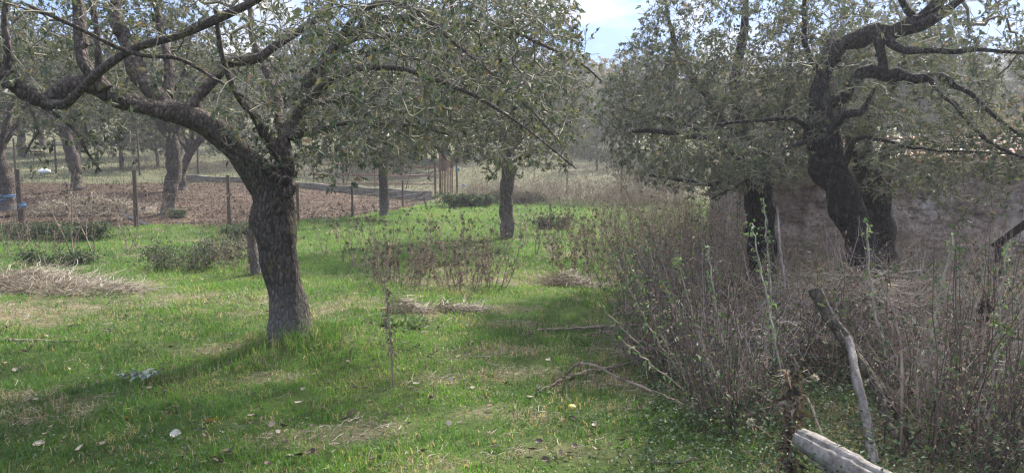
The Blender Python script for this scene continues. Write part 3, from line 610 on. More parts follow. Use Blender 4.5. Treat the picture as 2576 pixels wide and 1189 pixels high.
mid_tree('slim fruit tree with a whitened foot near the rusty gate at the enclosure corner', 965, 548, 21.0,
         [(965, 556, 21, 32), (965, 540, 21, 24), (965, 500, 21, 23), (966, 465, 21, 26), (963, 430, 21, 22), (966, 385, 21, 18)], 52, (1.9, 1.8, 1.5), (X_(965, 21), 21, 2.6), 600, 11000, .085, zm=1.35)
mid_tree('fruit tree in the leaf strewn enclosure with a thick upright trunk and a swollen knot', 425, 540, 20.0,
         [(424, 550, 20, 52), (425, 535, 20, 40), (428, 490, 20, 34), (434, 450, 20, 36), (437, 420, 20, 40), (436, 380, 20, 30), (428, 330, 20, 26)], 53, (2.3, 2.2, 1.9), (X_(425, 20), 20, 4.0), 600, 11000, .09, zm=2.3)
mid_tree('pale forked fruit tree leaning right behind the thick upright trunk', 460, 478, 26.5,
         [(462, 486, 26.5, 36), (460, 474, 26.5, 26), (455, 440, 26.5, 20), (465, 410, 26.5, 22), (482, 380, 26.5, 18)], 54, (2.4, 2.2, 1.7), (X_(500, 26.5), 26.5, 3.8), 500, 8000, .11, zm=2.2)
mid_tree('leaning fruit tree with a ringed branch scar at the back of the enclosure', 192, 465, 26.5,
         [(196, 474, 26.5, 38), (192, 460, 26.5, 28), (190, 430, 26.5, 26), (180, 390, 26.5, 28), (168, 355, 26.5, 24), (158, 325, 26.5, 20)], 55, (2.8, 2.4, 1.9), (X_(140, 26.5), 26.5, 4.3), 600, 9000, .11, zm=2.5)
edge = mid_tree('fruit tree at the left edge of the picture with blue cloth wound around its trunk', 20, 520, 19.6,
         [(26, 530, 19.6, 50), (22, 510, 19.6, 42), (20, 480, 19.6, 40), (14, 450, 19.6, 40), (2, 410, 19.6, 30), (-8, 370, 19.6, 26)], 56, (2.6, 2.2, 1.8), (X_(0, 19.6), 19.6, 3.7), 600, 10000, .09, zm=2.1)

# slender grey stump-like trunk behind the big tree
sb = G(640, 690)
s = thing('tree_stump', 'thin grey dead stump half hidden behind the big trunk', 'stump', sb)
v, f, c = tube(*smooth_line(*LP((642, 700, 10.4, 34), (642, 670, 10.4, 27), (634, 610, 10.4, 23), (636, 565, 10.4, 20), (631, 548, 10.4, 14))), 10, .12, 5)
add_mesh('trunk', [(v, f), (v, c)], 'bark_far', s, True, sb)

# ================================================================== BACKGROUND TREES
def proto_tree(seed, H, R, leafm, nl, ntg, ls, name='tree'):
    r = np.random.RandomState(seed); tr = (np.array([[0, 0, -.3], [0, 0, .6], [.1, .05, H * .3], [.05, 0, H * .55], [0, .1, H * .9]]), np.array([.22, .17, .13, .09, .02]) * H / 7)
    limbs = [tr]
    for k in range(9):
        a = r.rand() * 6.28; z = H * (.25 + .5 * r.rand()); e = np.array([math.cos(a) * R * .75, math.sin(a) * R * .75, z + H * .15])
        limbs.append((np.array([[0.05, 0, z * .7], [e[0] * .4, e[1] * .4, z * .9], e]), np.array([.06, .045, .015]) * H / 7))
    t = ellipsoid(r, (0, 0, H * .6), (R, R, H * .42), ntg, H * .2, .3)
    lump = [ellipsoid(r, (math.cos(a) * R * .7, math.sin(a) * R * .7, H * (.35 + .4 * r.rand())), (R * .5, R * .5, H * .2), ntg // 6, None, .2) for a in r.rand(5) * 6.28]
    o = make_tree(name, 'x', 'tree', (0, 0, 0), limbs, np.vstack([t] + lump), seed, 'bark_far', 'twig_far', leafm, nl, ls, ntg * 3, None, 8, 3, .25, .05, .006, .05, .1, 1.0, .6, .05, .05)
    return o
protos = [proto_tree(61, 6.5, 2.6, 'leaf_far', 9000, 350, .17), proto_tree(62, 7.5, 2.3, 'leaf_far', 9000, 350, .17), proto_tree(63, 6.0, 2.8, 'leaf_autumn', 8000, 350, .17), proto_tree(64, 3.2, 2.0, 'leaf_far', 6000, 300, .12)]
rb = random.Random(5); used = [False] * 4
places = []
for k in range(30):
    px = -150 + k * 97 + rb.uniform(-35, 35); Yd = rb.uniform(40, 62)
    if 1380 < px < 1640: continue
    places.append((px, Yd, rb.choice([0, 0, 1, 2, 1, 0]), rb.uniform(.95, 1.4)))
places += [(310, 34, 3, 1.15), (400, 36, 3, .9), (1370, 58, 0, 1.2), (1440, 62, 0, 1.15), (1505, 68, 2, 1.15), (1570, 60, 1, 1.0), (1640, 56, 0, 1.2), (1480, 52, 3, 1.3), (1540, 50, 3, 1.2), (620, 35, 3, .9), (1010, 37, 3, .9), (2480, 30, 2, .55), (2560, 34, 2, .7), (2380, 36, 0, .6),
           (1610, 30, 3, .6), (1700, 27, 3, .65), (1500, 40, 3, .8), (1420, 44, 3, .9), (60, 42, 0, 1.0), (200, 39, 1, .8), (820, 42, 0, 1.0), (1150, 45, 1, 1.0)]
far_l = {0: 'rounded grey green tree beyond the meadow', 1: 'tall narrow grey green tree beyond the meadow', 2: 'yellow brown autumn tree beyond the meadow', 3: 'low dense leafy bush tree beyond the far wire fence'}
for (px, Yd, k, sc) in places:
    x = X_(px, Yd); loc = (x, Yd, gz(x, Yd) - .05); rz = rb.uniform(0, 6.28); lab_ = far_l[k] + (', behind the enclosure' if px < 560 else ', behind the rusty gate' if px < 1180 else ', behind the sky gap' if px < 1700 else ', behind the mud shed')
    grp = 'trees beyond the meadow, kind %s' % ('rounded', 'narrow', 'autumn', 'bushy')[k]
    if not used[k]:
        o = protos[k]; used[k] = True; o.location = loc; o.rotation_euler = (0, 0, rz); o.scale = (sc, sc, sc); o['label'] = lab_; o['group'] = grp
    else: dup(protos[k], loc, rz, sc, lab_, grp)
# hillside wood far away
rs = np.random.RandomState(77); K = 45000; x = (rs.rand(K) * 2 - 1) * 110; y = 80 + rs.rand(K) ** 1.3 * 50
cl = (fbm(x, y, .22, 91) - .3) * 14; z = height(x, y) + np.clip(cl, .3, 9) * rs.rand(K)
d = unit(rs.normal(size=(K, 3))); o = add_mesh('woodland', [leaves(np.stack([x, y, z], 1), d, .7 + .6 * rs.rand(K), rs, .8, .4, np.clip(fbm(x, y, .1, 95) + rs.normal(size=K) * .15, 0, 1), .3)], 'leaf_far')
tag(o, 'distant wood covering the hillside behind the meadow', 'woodland', None, 'stuff')

# ================================================================== FENCES
def fence(name, label, pts, H, post_w, wire_gap, posts_extra=None, top=0, cross=.3):
    c = np.array(pts[0][:2]); base = (c[0], c[1], gz(*c)); root = thing(name, label, 'fence', base)
    for k, q in enumerate(pts):
        x, y = q[0], q[1]; h = q[2] if len(q) > 2 else H; w = post_w * (q[3] if len(q) > 3 else 1); z = gz(x, y); r = random.Random(k + int(x * 10)); lx, ly = r.uniform(-.05, .05), r.uniform(-.04, .04)
        p = np.array([[x, y, z - .2], [x + lx * .5, y + ly * .5, z + h * .5], [x + lx, y + ly, z + h]]); v, f, cp = tube(*smooth_line(p, [w, w * .95, w * .9], .15), 8, .08, k)
        add_mesh('post', [(v, f), (v, cp)], 'wood_post', root, True, base)
    A, B = [], []
    for a, b in zip(pts[:-1], pts[1:]):
        a, b = np.array(a[:2]), np.array(b[:2]); L = np.linalg.norm(b - a); n = max(1, int(L / .5))
        for hh in np.linspace(.08, H * .93, 7):
            q = [np.array([*(a + (b - a) * s), 0]) for s in np.linspace(0, 1, n + 1)]
            for u in q: u[2] = gz(u[0], u[1]) + hh + .015 * math.sin(u[0] * 3 + hh * 9)
            A += q[:-1]; B += q[1:]
        for s in np.arange(0, 1, wire_gap / L):
            u = a + (b - a) * s; z = gz(*u); A.append(np.array([u[0], u[1], z + .06])); B.append(np.array([u[0], u[1], z + H * .94]))
    v, f = frusta(A, B, np.full(len(A), .0022), np.full(len(A), .0022), 3); add_mesh('wire_mesh', [(v, f)], 'wire', root, False, base)
    return root
def GP(px, py, *r): p = G(px, py); return (p[0], p[1], *r)
fence('wire_fence', 'near wire mesh fence on brown wooden posts between the lawn and the leaf strewn enclosure',
      [(-19, 17.4), (-15.2, 17.6), GP(55, 575, 1.35, 1.25), GP(343, 572, 1.3, 1.1), GP(577, 565, 1.2), GP(750, 556, .95, .8), GP(886, 546, .9, .7), (-3.6, 25, .9, .7), (-2.95, 29.3, 1.3, .8)], 1.15, .05, .15)
fence('wire_fence', 'far wire fence on thin dark posts between the enclosure and the pale meadow',
      [(-30, 31.5), (X_(43, 32), 32), (X_(145, 32), 32), (X_(250, 32), 32), (X_(355, 31.5), 31.5, 1.9), (X_(500, 31.5), 31.5), (X_(620, 31), 31), (X_(732, 31), 31), (X_(865, 30.5), 30.5)], 1.45, .045, .2)
fence('wire_fence', 'thin wire fence along the dead hedge behind the middle of the lawn',
      [(X_(1150, 30), 30, 1.6), (X_(1290, 30), 30), (X_(1425, 30), 30), (X_(1562, 30), 30, 1.7), (X_(1700, 30), 30), (X_(1850, 30), 30)], 1.3, .04, .2)
# blue cloths
def wrap(name, label, c, R, H, cat, turns=5, seed=0):
    r = np.random.RandomState(seed); t = np.linspace(0, turns * 6.28, turns * 14); pts = np.stack([c[0] + R * np.cos(t), c[1] + R * np.sin(t), c[2] + np.linspace(-H / 2, H / 2, len(t)) + .02 * np.sin(t * 1.3)], 1)
    v, f, cp = tube(pts, np.full(len(t), H / turns * .38), 6, .35, seed); o = add_mesh(name, [(v, f), (v, cp)], 'blue', None, True, c); tag(o, label, cat)
c = P(19, 497, 19.6); wrap('cloth_wrap', 'blue cloth wound around the tree trunk at the left edge', c, .205, .16, 'cloth', 3, 3)
c = G(55, 575); z = P(55, 517, c[1]); wrap('cord_binding', 'blue cord bound around the thick near fence post', z, .075, .12, 'cord', 4, 4)
z = P(1150, 425, 30); wrap('cord_binding', 'small blue cord tied high on the post beside the rusty gate', (z[0], 30, z[2]), .07, .12, 'cord', 4, 5)
z = P(1166, 466, 29.8); wrap('plastic_scrap', 'scrap of blue plastic caught low in the wire beside the rusty gate', z, .05, .10, 'plastic', 3, 6)
# gate and sheet
c = (X_(1122, 29.6), 29.6, gz(X_(1122, 29.6), 29.6)); t = thing('metal_sheet', 'narrow upright rusty corrugated sheet standing at the corner of the enclosure', 'metal sheet', c)
xs = np.linspace(-.21, .21, 57); fr = np.stack([c[0] + xs, c[1] + .025 * np.sin(xs / .56 * 6.28 * 7), np.full(57, c[2] - .05)], 1); tp = fr + np.array([0, 0, 1.62]); K = 57
v = np.vstack([fr, tp, fr + [0, .006, 0], tp + [0, .006, 0]]); i = np.arange(56); f = (lambda F_: F_[np.concatenate([(i % 8) < 5] * 3)])(np.vstack([np.stack([i, i + 1, i + 1 + K, i + K], 1), np.stack([i + 2 * K, i + 3 * K, i + 1 + 3 * K, i + 1 + 2 * K], 1), np.stack([i + K, i + 1 + K, i + 1 + 3 * K, i + 3 * K], 1)]))
add_mesh('sheet', [(v, f)], 'rust', t, False, c)
for s in (-.24, .24): v, f, cp = tube([[c[0] + s, c[1] + .03, c[2] - .1], [c[0] + s, c[1] + .03, c[2] + 1.7]], [.035, .03], 8, .05, 3); add_mesh('post', [(v, f), (v, cp)], 'rust', t, True, c)
c = (X_(900, 29.9), 29.9, gz(X_(900, 29.9), 29.9)); t = thing('tube_gate', 'long low gate of rusty red tubes closing the back of the enclosure', 'gate', c)
xa, xb = X_(790, 29.9), X_(1096, 29.9); za = c[2]
for zz, dz in ((.25, 0), (.62, -.05), (1.05, -.15)): v, f, cp = tube([[xa, 29.9, za + zz], [(xa + xb) / 2, 29.9, za + zz + dz * .4], [xb, 29.9, za + zz + dz]], [.025] * 3, 8, .02, 1); add_mesh('rail', [(v, f), (v, cp)], 'rust', t, True, c)
for k in range(5): xx = xa + (xb - xa) * k / 4; v, f, cp = tube([[xx, 29.93, za], [xx + (.3 if k % 2 else 0), 29.93, za + 1.05]], [.022] * 2, 8, .02, 1); add_mesh('upright', [(v, f), (v, cp)], 'rust', t, True, c)
# concrete kerb wall
a0, a1 = np.array([X_(468, 29.0), 29.0]), np.array([X_(1085, 28.6), 28.6]); n = 24; pts = [a0 + (a1 - a0) * s for s in np.linspace(0, 1, n)]; V = []; 
for k, u in enumerate(pts):
    z = gz(*u); zt = 1.0 - .62 * k / (n - 1) + .02 * math.sin(k * 1.7); V += [(u[0], u[1], z - .3), (u[0], u[1], max(zt, z + .2)), (u[0], u[1] + .22, max(zt, z + .2)), (u[0], u[1] + .22, z - .3)]
V = np.array(V); Fk = [[4 * k + a, 4 * k + (a + 1) % 4, 4 * k + 4 + (a + 1) % 4, 4 * k + 4 + a] for k in range(n - 1) for a in range(4)] + [[0, 3, 2, 1], [4 * n - 4, 4 * n - 3, 4 * n - 2, 4 * n - 1]]
o = add_mesh('retaining_wall', [(V, np.array(Fk))], 'concrete', None, False, (a0[0], a0[1], gz(*a0))); tag(o, 'long low weathered concrete retaining wall along the back of the enclosure', 'wall')
# pale board by the fence, white bag
a, b = P(312, 540, 18.3), G(372, 566); v, f = bar(a, b, .05); o = add_mesh('board', [(v, f)], 'wood_grey', None, False, b); tag(o, 'pale grey board leaning low behind the near fence', 'board')
c = P(112, 431, 30.5); r = np.random.RandomState(4)
th = np.linspace(0, 6.28, 13)[:-1]; V = []
for k, (zz, rr) in enumerate(((-.10, .10), (-.05, .2), (.03, .19), (.08, .10), (.11, .03))):
    for q in th: V.append(c + np.array([math.cos(q) * rr * (1 + r.rand() * .4), math.sin(q) * rr * .7 * (1 + r.rand() * .4), zz + r.rand() * .03]))
Fk = [[k * 12 + i, k * 12 + (i + 1) % 12, k * 12 + 12 + (i + 1) % 12, k * 12 + 12 + i] for k in range(4) for i in range(12)]
o = add_mesh('plastic_bag', [(np.array(V), np.array(Fk))], 'white', None, True, c); tag(o, 'crumpled white plastic bag caught on the far wire fence', 'plastic bag')

# ================================================================== MUD SHED
x0, x1, y0, y1 = 3.6, 12.0, 11.6, 13.9; base = (x0, y0, gz(x0, y0)); sh = thing('mud_shed', 'low brown mud walled shed with an old clay tile roof behind the thicket', 'shed', base)
nx2, nz2 = 260, 60; xs = np.linspace(x0, x1, nx2); zs = np.linspace(-.3, 1.52, nz2); XX, ZZ = np.meshgrid(xs, zs); YY = y0 + (fbm(XX, ZZ * 2, 1.4, 3) - .5) * .26 + (fbm(XX, ZZ * 3, 5, 6) - .5) * .12
Vf = np.stack([XX.ravel(), YY.ravel(), ZZ.ravel()], 1); i, j = np.meshgrid(np.arange(nx2 - 1), np.arange(nz2 - 1)); q = (j * nx2 + i).ravel()
bv, bf = box(x0 + .02, x1, y0 + .12, y1, -.3, 1.50)
add_mesh('wall', [(Vf, np.stack([q, q + 1, q + 1 + nx2, q + nx2], 1)), (bv, bf)], 'mud', sh, False, base)
# tiles: overlapping barrel tiles in rows
rs = np.random.RandomState(9); parts = []; TW, TL = .2, .36
for row in range(8):
    for k in range(int((x1 - x0 + .6) / TW)):
        xc = x0 - .3 + k * TW + rs.normal() * .012; yb = y0 - .32 + row * (TL - .06) + rs.normal() * .02; zb = 1.56 + row * .048 + rs.normal() * .008 + .02 * math.sin(k * .4); th = np.linspace(0, math.pi, 7)
        A = np.stack([xc + np.cos(th) * TW * .52, np.full(7, yb), zb + .015 + np.sin(th) * .07], 1); B = np.stack([xc + np.cos(th) * TW * .44, np.full(7, yb + TL), zb + .04 + np.sin(th) * .06], 1)
        v = np.vstack([A, B, A - [0, 0, .016], B - [0, 0, .016]]); ii = np.arange(6); f = np.vstack([np.stack([ii, ii + 1, ii + 8, ii + 7], 1), np.stack([ii + 14, ii + 21, ii + 22, ii + 15], 1), np.stack([ii, ii + 14, ii + 15, ii + 1], 1)])
        parts.append((v, f, np.full(28, rs.rand())))
rf = add_mesh('roof', parts + [(box(x0 - .25, x1 + .1, y0 - .28, y1, 1.525, 1.55)[0], box(0, 1, 0, 1, 0, 1)[1], np.full(8, 0.))], 'tile', sh, False, base)
a, b = P(2590, 550, 8.2), P(2505, 612, 8.6); v, f = bar(a, b, .06); c3, f3 = bar(P(2512, 604, 8.55), P(2512, 700, 8.6), .05); o = add_mesh('timber_prop', [(v, f), (c3, f3)], 'black', None, False, P(2512, 760, 8.6)); tag(o, 'black charred timber propped at an angle at the right edge before the mud wall', 'timber')

# ================================================================== WEEDS AND BRUSH
def stalk_plant(rs, n, H, spread, lean, twigs, wig=.06, r0=.0035, seg=7, fork=.5, leanv=(0, 0)):
    """returns edges and tips of a bunch of stalks rooted round the origin"""
    A, B, R0, R1, D, T = [], [], [], [], [], []
    for s in range(n):
        a = rs.rand() * 6.28; p = np.array([math.cos(a), math.sin(a), 0]) * spread * rs.rand() ** .6; p[2] = -.03
        A.append(np.array([0, 0, -.06])); B.append(p); R0.append(r0); R1.append(r0); D.append(np.array([0, 0, 1.]))
        h = H * (.55 + .55 * rs.rand()); d = unit(np.array([math.cos(a) * lean + leanv[0], math.sin(a) * lean + leanv[1], 1]) + rs.normal(size=3) * .12); r = r0 * (.7 + .6 * rs.rand()) * (.6 + .4 * h / H)
        for q in range(seg):
            e = p + d * h / seg; rr = r * (1 - .7 * (q + 1) / seg); A.append(p); B.append(e); R0.append(r * (1 - .7 * q / seg)); R1.append(rr); D.append(d)
            if q >= 1 and rs.rand() < twigs:
                for _ in range(1 + int(rs.rand() * 2)):
                    dd = unit(d + unit(rs.normal(size=3)) * .9); L = h * (.10 + .25 * rs.rand()) * (1 - .4 * q / seg); pp = e
                    for w in range(3):
                        ee = pp + dd * L / 3; A.append(pp); B.append(ee); R0.append(rr * .6 * (1 - w * .25)); R1.append(rr * .6 * (.75 - w * .2)); D.append(dd); pp = ee; dd = unit(dd + rs.normal(size=3) * .25 + np.array([0, 0, .12]))
                        if rs.rand() < fork: T.append((ee, dd))
                    T.append((pp, dd))
            p = e; d = unit(d + rs.normal(size=3) * wig * 2)
        T.append((p, d))
    return map(np.array, (A, B, R0, R1, D)), T
def heads(c, r, rs, n=26, mat=None):
    """spiky seed balls: many short leaves radiating"""
    K = len(c) * n; cc = np.repeat(c, n, 0); d = unit(rs.normal(size=(K, 3))); rr = np.repeat(r, n)
    return leaves(cc + d * rr[:, None] * .2, d, rr * (.8 + .4 * rs.rand(K)), rs, .35, .1, rs.rand(K), .1)
def weed_proto(name, seed, n, H, spread, lean, twigs, stem_m, parts, leanv=(0, 0), r0=.0035, wig=.06, fork=.5):
    rs = np.random.RandomState(seed); root = thing(name, 'x', 'weed', (0, 0, 0)); (A, B, R0, R1, D), T = stalk_plant(rs, n, H, spread, lean, twigs, wig, r0, fork=fork, leanv=leanv)
    v, f = frusta(A, B, R0, R1, 4); add_mesh('stems', [(v, f)], stem_m, root, False)
    tp = np.array([t[0] for t in T]); td = np.array([t[1] for t in T])
    for (kind, m, cnt, sz) in parts:
        if kind == 'heads':
            k = rs.choice(len(tp), min(cnt, len(tp)), False); v, f, t = heads(tp[k], sz * (.7 + .6 * rs.rand(len(k))), rs, 22); nm = 'seed_heads'
        else:
            idx = rs.randint(0, len(B), cnt); frac = rs.rand(cnt, 1); ps = A[idx] * frac + B[idx] * (1 - frac); d = unit(D[idx] * .4 + rs.normal(size=(cnt, 3)) * .7 + np.array([0, 0, -.3 if kind == 'dead' else .1]))
            v, f, t = leaves(ps, d, sz * (.5 + .8 * rs.rand(cnt)), rs, .4 if kind == 'dead' else .55, .6 if kind == 'dead' else .25, None, .3); nm = 'leaves' if kind == 'green' else 'withered_leaves'
        add_mesh(nm, [(v, f, t)], m, root, False)
    return root
class Pool:
    def __init__(s, protos): s.p = protos; s.u = [0] * len(protos)
    def put(s, k, loc, rz, sc, label, group, cat=None):
        px = CX + loc[0] / loc[1] * F
        if 'thistle clump' in label: label = ('bushy brown', 'tall brown', 'low spreading brown', 'thin brown')[k] + ' dead thistle clump in the ' + ('left' if px < 1060 else 'middle' if px < 1160 else 'right') + ' of the patch amid the lawn'
        elif 'along the near fence' in label: label = ('bushy', 'tall', 'low', 'thin')[k] + ' dark dead weeds along the near fence ' + ('by the thick fence post' if px < 130 else 'left of the bramble bush' if px < 380 else 'between the bramble bush and the big trunk' if px < 645 else 'right of the big trunk')
        elif 'lone dead thistle stalks' in label: label = 'thin dead thistle stalks in the grass ' + ('left of the thistle patch' if px < 940 else 'behind the thistle patch' if px < 1250 else 'right of the lone slim tree')
        elif 'tall dark straight stems standing' in label: label = 'tall dark stems in the near brush ' + ('left of the logs' if px < 2100 else 'close to the right of the logs' if px < 2430 else 'near the right edge') + (', in front' if loc[1] < 4.2 else ', behind')
        elif 'long brown canes' in label: label = 'long brown canes leaning over the lawn, ' + ('front' if loc[1] < 5 else 'middle' if loc[1] < 5.8 else 'back') + ' rows of the thicket edge'
        elif 'weed clump standing' in label: label = 'dead brown weed clump in the meadow ' + ('behind the back of the enclosure' if px < 780 else 'behind the rusty tube gate')
        elif 'left of the mud wall' in label: label = ('brown leafy', '', 'fine reddish')[k] + ' dead brush left of the mud wall, ' + ('near its corner' if px > 1735 else 'far back' if loc[1] > 15 else 'in the middle of the strip')
        s_ = s
        o = s.p[k]
        if not s.u[k]:
            s.u[k] = 1; o.location = tuple(loc); o.rotation_euler = (0, 0, rz); o.scale = (sc,) * 3 if not isinstance(sc, tuple) else sc; o['label'] = label; o['group'] = group
        else: o = dup(o, loc, rz, sc, label, group)
        if cat: o['category'] = cat
        return o
    def clean(s):
        for k, o in enumerate(s.p):
            if not s.u[k]:
                for c in list(o.children): bpy.data.objects.remove(c)
                bpy.data.objects.remove(o)
rw = random.Random(8)
thistle = Pool([weed_proto('dead_thistle', 101, 16, .85, .34, .2, .75, 'stem_brown', [('heads', 'seed_dark', 60, .022), ('dead', 'dry_leaf', 200, .035)], r0=.0055),
                weed_proto('dead_thistle', 102, 10, 1.0, .14, .12, .7, 'stem_brown', [('heads', 'seed_dark', 50, .022), ('dead', 'dry_leaf', 260, .045)], r0=.0055),
                weed_proto('dead_thistle', 103, 20, .6, .4, .35, .8, 'stem_brown', [('heads', 'seed_dark', 40, .02), ('dead', 'dry_leaf', 320, .035)], r0=.005),
                weed_proto('dead_thistle', 104, 4, .9, .05, .08, .6, 'stem_brown', [('heads', 'seed_dark', 12, .024), ('dead', 'dry_leaf', 60, .04)], r0=.006)])
for px, py, k, sc in ((975, 700, 0, 1.0), (1005, 712, 0, .95), (1000, 690, 2, 1.1), (1050, 660, 3, .95), (1130, 700, 0, .95), (1150, 730, 2, 1.0), (1195, 715, 2, 1.15), (1215, 670, 0, .85), (1180, 690, 0, .9), (955, 650, 3, .9), (1110, 640, 3, .95), (1170, 640, 3, .9), (985, 720, 2, .9)):
    p = G(px, py); thistle.put(k, (p[0], p[1], gz(p[0], p[1])), rw.uniform(0, 6.28), sc, 'brown dead thistle clump in the middle of the lawn before the slim lone tree', 'dead thistles in the middle of the lawn')
for px, py, k, sc in ((1400, 650, 0, .9), (1440, 690, 0, 1.0), (1470, 700, 2, 1.1), (1490, 660, 1, .95), (1420, 600, 1, .8), (1520, 640, 0, 1.0)):
    p = G(px, py); thistle.put(k, (p[0], p[1], gz(p[0], p[1])), rw.uniform(0, 6.28), sc, 'tall dead brown stalks between the lone slim tree and the thicket', 'dead stalks beside the thicket')
for px, py, k, sc in ((860, 660, 3, .9), (890, 670, 3, 1.0), (910, 640, 3, .9), (1320, 620, 3, .9), (1345, 640, 3, .9), (1310, 590, 3, .8), (820, 640, 3, .8), (850, 610, 3, .8), (1180, 600, 3, .9), (1080, 590, 3, .9), (1240, 590, 3, .8), (1360, 590, 3, .8)):
    p = G(px, py); thistle.put(k, (p[0], p[1], gz(p[0], p[1])), rw.uniform(0, 6.28), sc, 'thin lone dead thistle stalks standing in green grass', 'scattered thin thistle stalks')
for px, py, k, sc in ((15, 640, 0, .9), (180, 650, 3, 1.6), (240, 640, 3, 1.3), (320, 640, 3, 1.2), (100, 640, 0, .8), (640, 690, 0, .9), (610, 680, 2, .9), (560, 640, 3, 1.1), (25, 600, 3, 1.3), (300, 590, 1, .8), (420, 580, 1, .8), (520, 585, 0, .8), (600, 590, 1, .8), (700, 560, 3, .9), (660, 575, 1, .8)):
    p = G(px, py); thistle.put(k, (p[0], p[1], gz(p[0], p[1])), rw.uniform(0, 6.28), sc, 'dark dead weed stalks along the near fence behind the big tree', 'dead weeds along the near fence')
# lone stalk in the foreground lawn
b0 = G(990, 972); t = thing('dead_stalk', 'single thin bent dead stalk standing alone in the foreground lawn', 'weed', b0); rs = np.random.RandomState(3)
pp, rr = smooth_line(*LP((990, 980, b0[1], 6), (986, 920, b0[1], 5.5), (982, 850, b0[1], 5), (975, 770, b0[1], 4), (968, 720, b0[1], 3), (963, 685, b0[1], 2)), .03); pp += rs.normal(size=pp.shape) * .002
v, f, c = tube(pp, rr, 6, .1, 2); add_mesh('stem', [(v, f), (v, c)], 'stem_brown', t, False, b0)
k = rs.randint(len(pp) // 3, len(pp), 120); v, f, tt = leaves(pp[k] + rs.normal(size=(120, 3)) * .02, rs.normal(size=(120, 3)), .02 + .02 * rs.rand(120), rs, .5, .5); add_mesh('withered_leaves', [(v, f, tt)], 'dry_leaf', t, False, b0)

# brush thicket on the right
brush = Pool([weed_proto('dry_brush', 111, 28, 1.3, .42, .35, .7, 'stem_brown', [('dead', 'dry_leaf', 260, .03), ('green', 'leaf_bramble', 130, .036), ('heads', 'fluff', 8, .015)], r0=.0042, wig=.10),
              weed_proto('dry_brush', 112, 26, 1.35, .42, .4, .7, 'stem_grey', [('dead', 'dry_leaf', 140, .03), ('green', 'leaf_bramble', 110, .034), ('heads', 'fluff', 16, .013)], r0=.004, wig=.08),
              weed_proto('dry_brush', 113, 30, 1.1, .36, .35, .8, 'stem_brown', [('dead', 'dry_leaf', 420, .028), ('green', 'leaf_bramble', 120, .035)], r0=.003, wig=.09),
              weed_proto('dry_brush', 114, 12, 1.5, .3, .14, .3, 'stem_dark', [('dead', 'dry_leaf', 150, .03), ('green', 'leaf_bramble', 160, .045)], leanv=(-.3, 0), r0=.006, wig=.04),
              weed_proto('dry_brush', 115, 34, .8, .36, .5, .9, 'stem_grey', [('dead', 'dry_leaf', 500, .03), ('green', 'leaf_bramble', 250, .035), ('heads', 'fluff', 36, .014)], r0=.0026, wig=.13)])
def bput(px, Yd, k, sc, label, group):
    if 'weathered logs' in label or 'two dark trees' in label or 'hedge' in label:
        adj = ('brown leafy upright', 'pale grey fluffy headed', 'fine reddish brown', 'tall dark straight stemmed', 'low grey wiry')[k]
        if 'weathered logs' in label: wh = 'dry brush ' + ('left of the logs' if px < 1950 else 'behind the logs' if px < 2400 else 'right of the logs'); wh += ', in its front rows' if Yd < 4.7 else ', deeper in the thicket'
        elif 'two dark trees' in label: wh = 'dead brush ' + ('left of the straight dark trunk' if px < 1880 else 'between the two dark trunks' if px < 2060 else 'at the foot of the hooked tree' if px < 2300 else 'before the right part of the mud wall')
        else: wh = 'hedge plant ' + ('left of' if px < 1275 else 'right of') + ' the lone slim tree along the thin wire fence'
        label = adj + ' ' + wh
    x = X_(px, Yd); brush.put(k, (x, Yd, gz(x, Yd) - .02), rw.uniform(-.5, .5) if k == 3 else rw.uniform(0, 6.28), sc, label, group)
for i_ in range(48):
    Yd = rw.uniform(3.6, 6.4) ; px = rw.uniform(1760 if Yd > 4.4 else 2050, 2620)
    if Yd < 5.1 and 1900 < px < 2400: continue
    lim = 1.0
    if px < 2150 and Yd < 4.6: lim = .72
    bput(px, Yd, rw.choice([0, 1, 2, 4, 4, 1, 3]), rw.choice([rw.uniform(.45, .7), rw.uniform(.7, .95)]) * lim, 'tangled dry brush around the weathered logs', 'dry brush around the weathered logs')
for i_ in range(40):
    Yd = rw.uniform(6.2, 11); px = rw.uniform(1600 + (Yd - 6) * 6, 2600)
    sc = rw.uniform(.7, 1.05) * (1 if px < 1860 else .85)
    bput(px, Yd, rw.choice([0, 2, 2, 1, 0]), sc, 'brown dead brush beneath the two dark trees', 'dead brush beneath the dark trees')
for px, Yd in ((1640, 6.0), (1700, 5.6), (1740, 5.2), (1690, 6.6), (1780, 4.9), (1830, 4.6), (1870, 4.4), (1930, 4.2)):
    bput(px, Yd, 3, rw.uniform(.68, .88), 'long brown canes leaning out over the lawn from the thicket', 'canes leaning over the lawn')
for px, Yd in ((2350, 4.0), (2380, 4.4), (2420, 3.7), (2460, 4.1), (2360, 4.8), (2520, 3.9), (2560, 4.4), (2050, 5.4), (1980, 5.3), (1880, 4.7)):
    x = X_(px, Yd); brush.put(3, (x, Yd, gz(x, Yd)), rw.uniform(2, 4), rw.uniform(.65, .85), 'tall dark straight stems standing in the near brush', 'tall dark stems in the near brush')
for px, Yd in ((1760, 11.3), (1790, 10.9), (1810, 11.2), (1740, 12.3), (1770, 13.5), (1590, 13), (1640, 12), (1680, 14), (1600, 16), (1660, 17), (1720, 12), (1560, 18.5), (1650, 20), (1730, 16), (1780, 13), (1620, 9.5), (1660, 9), (1690, 9.8), (1740, 9.2), (1600, 10.5), (1700, 8.6)):
    bput(px, Yd, rw.choice([0, 2]), rw.uniform(.95, 1.3), 'brown dead brush in the strip left of the mud wall', 'dead brush left of the mud wall')
for i_ in range(46):
    px = 1150 + i_ * 12; Yd = rw.uniform(26, 28.5); bput(px, Yd, rw.choice([0, 2, 2]), rw.uniform(.85, 1.3), 'low dead hedge plant along the thin wire fence at the far end of the lawn', 'dead hedge at the end of the lawn')
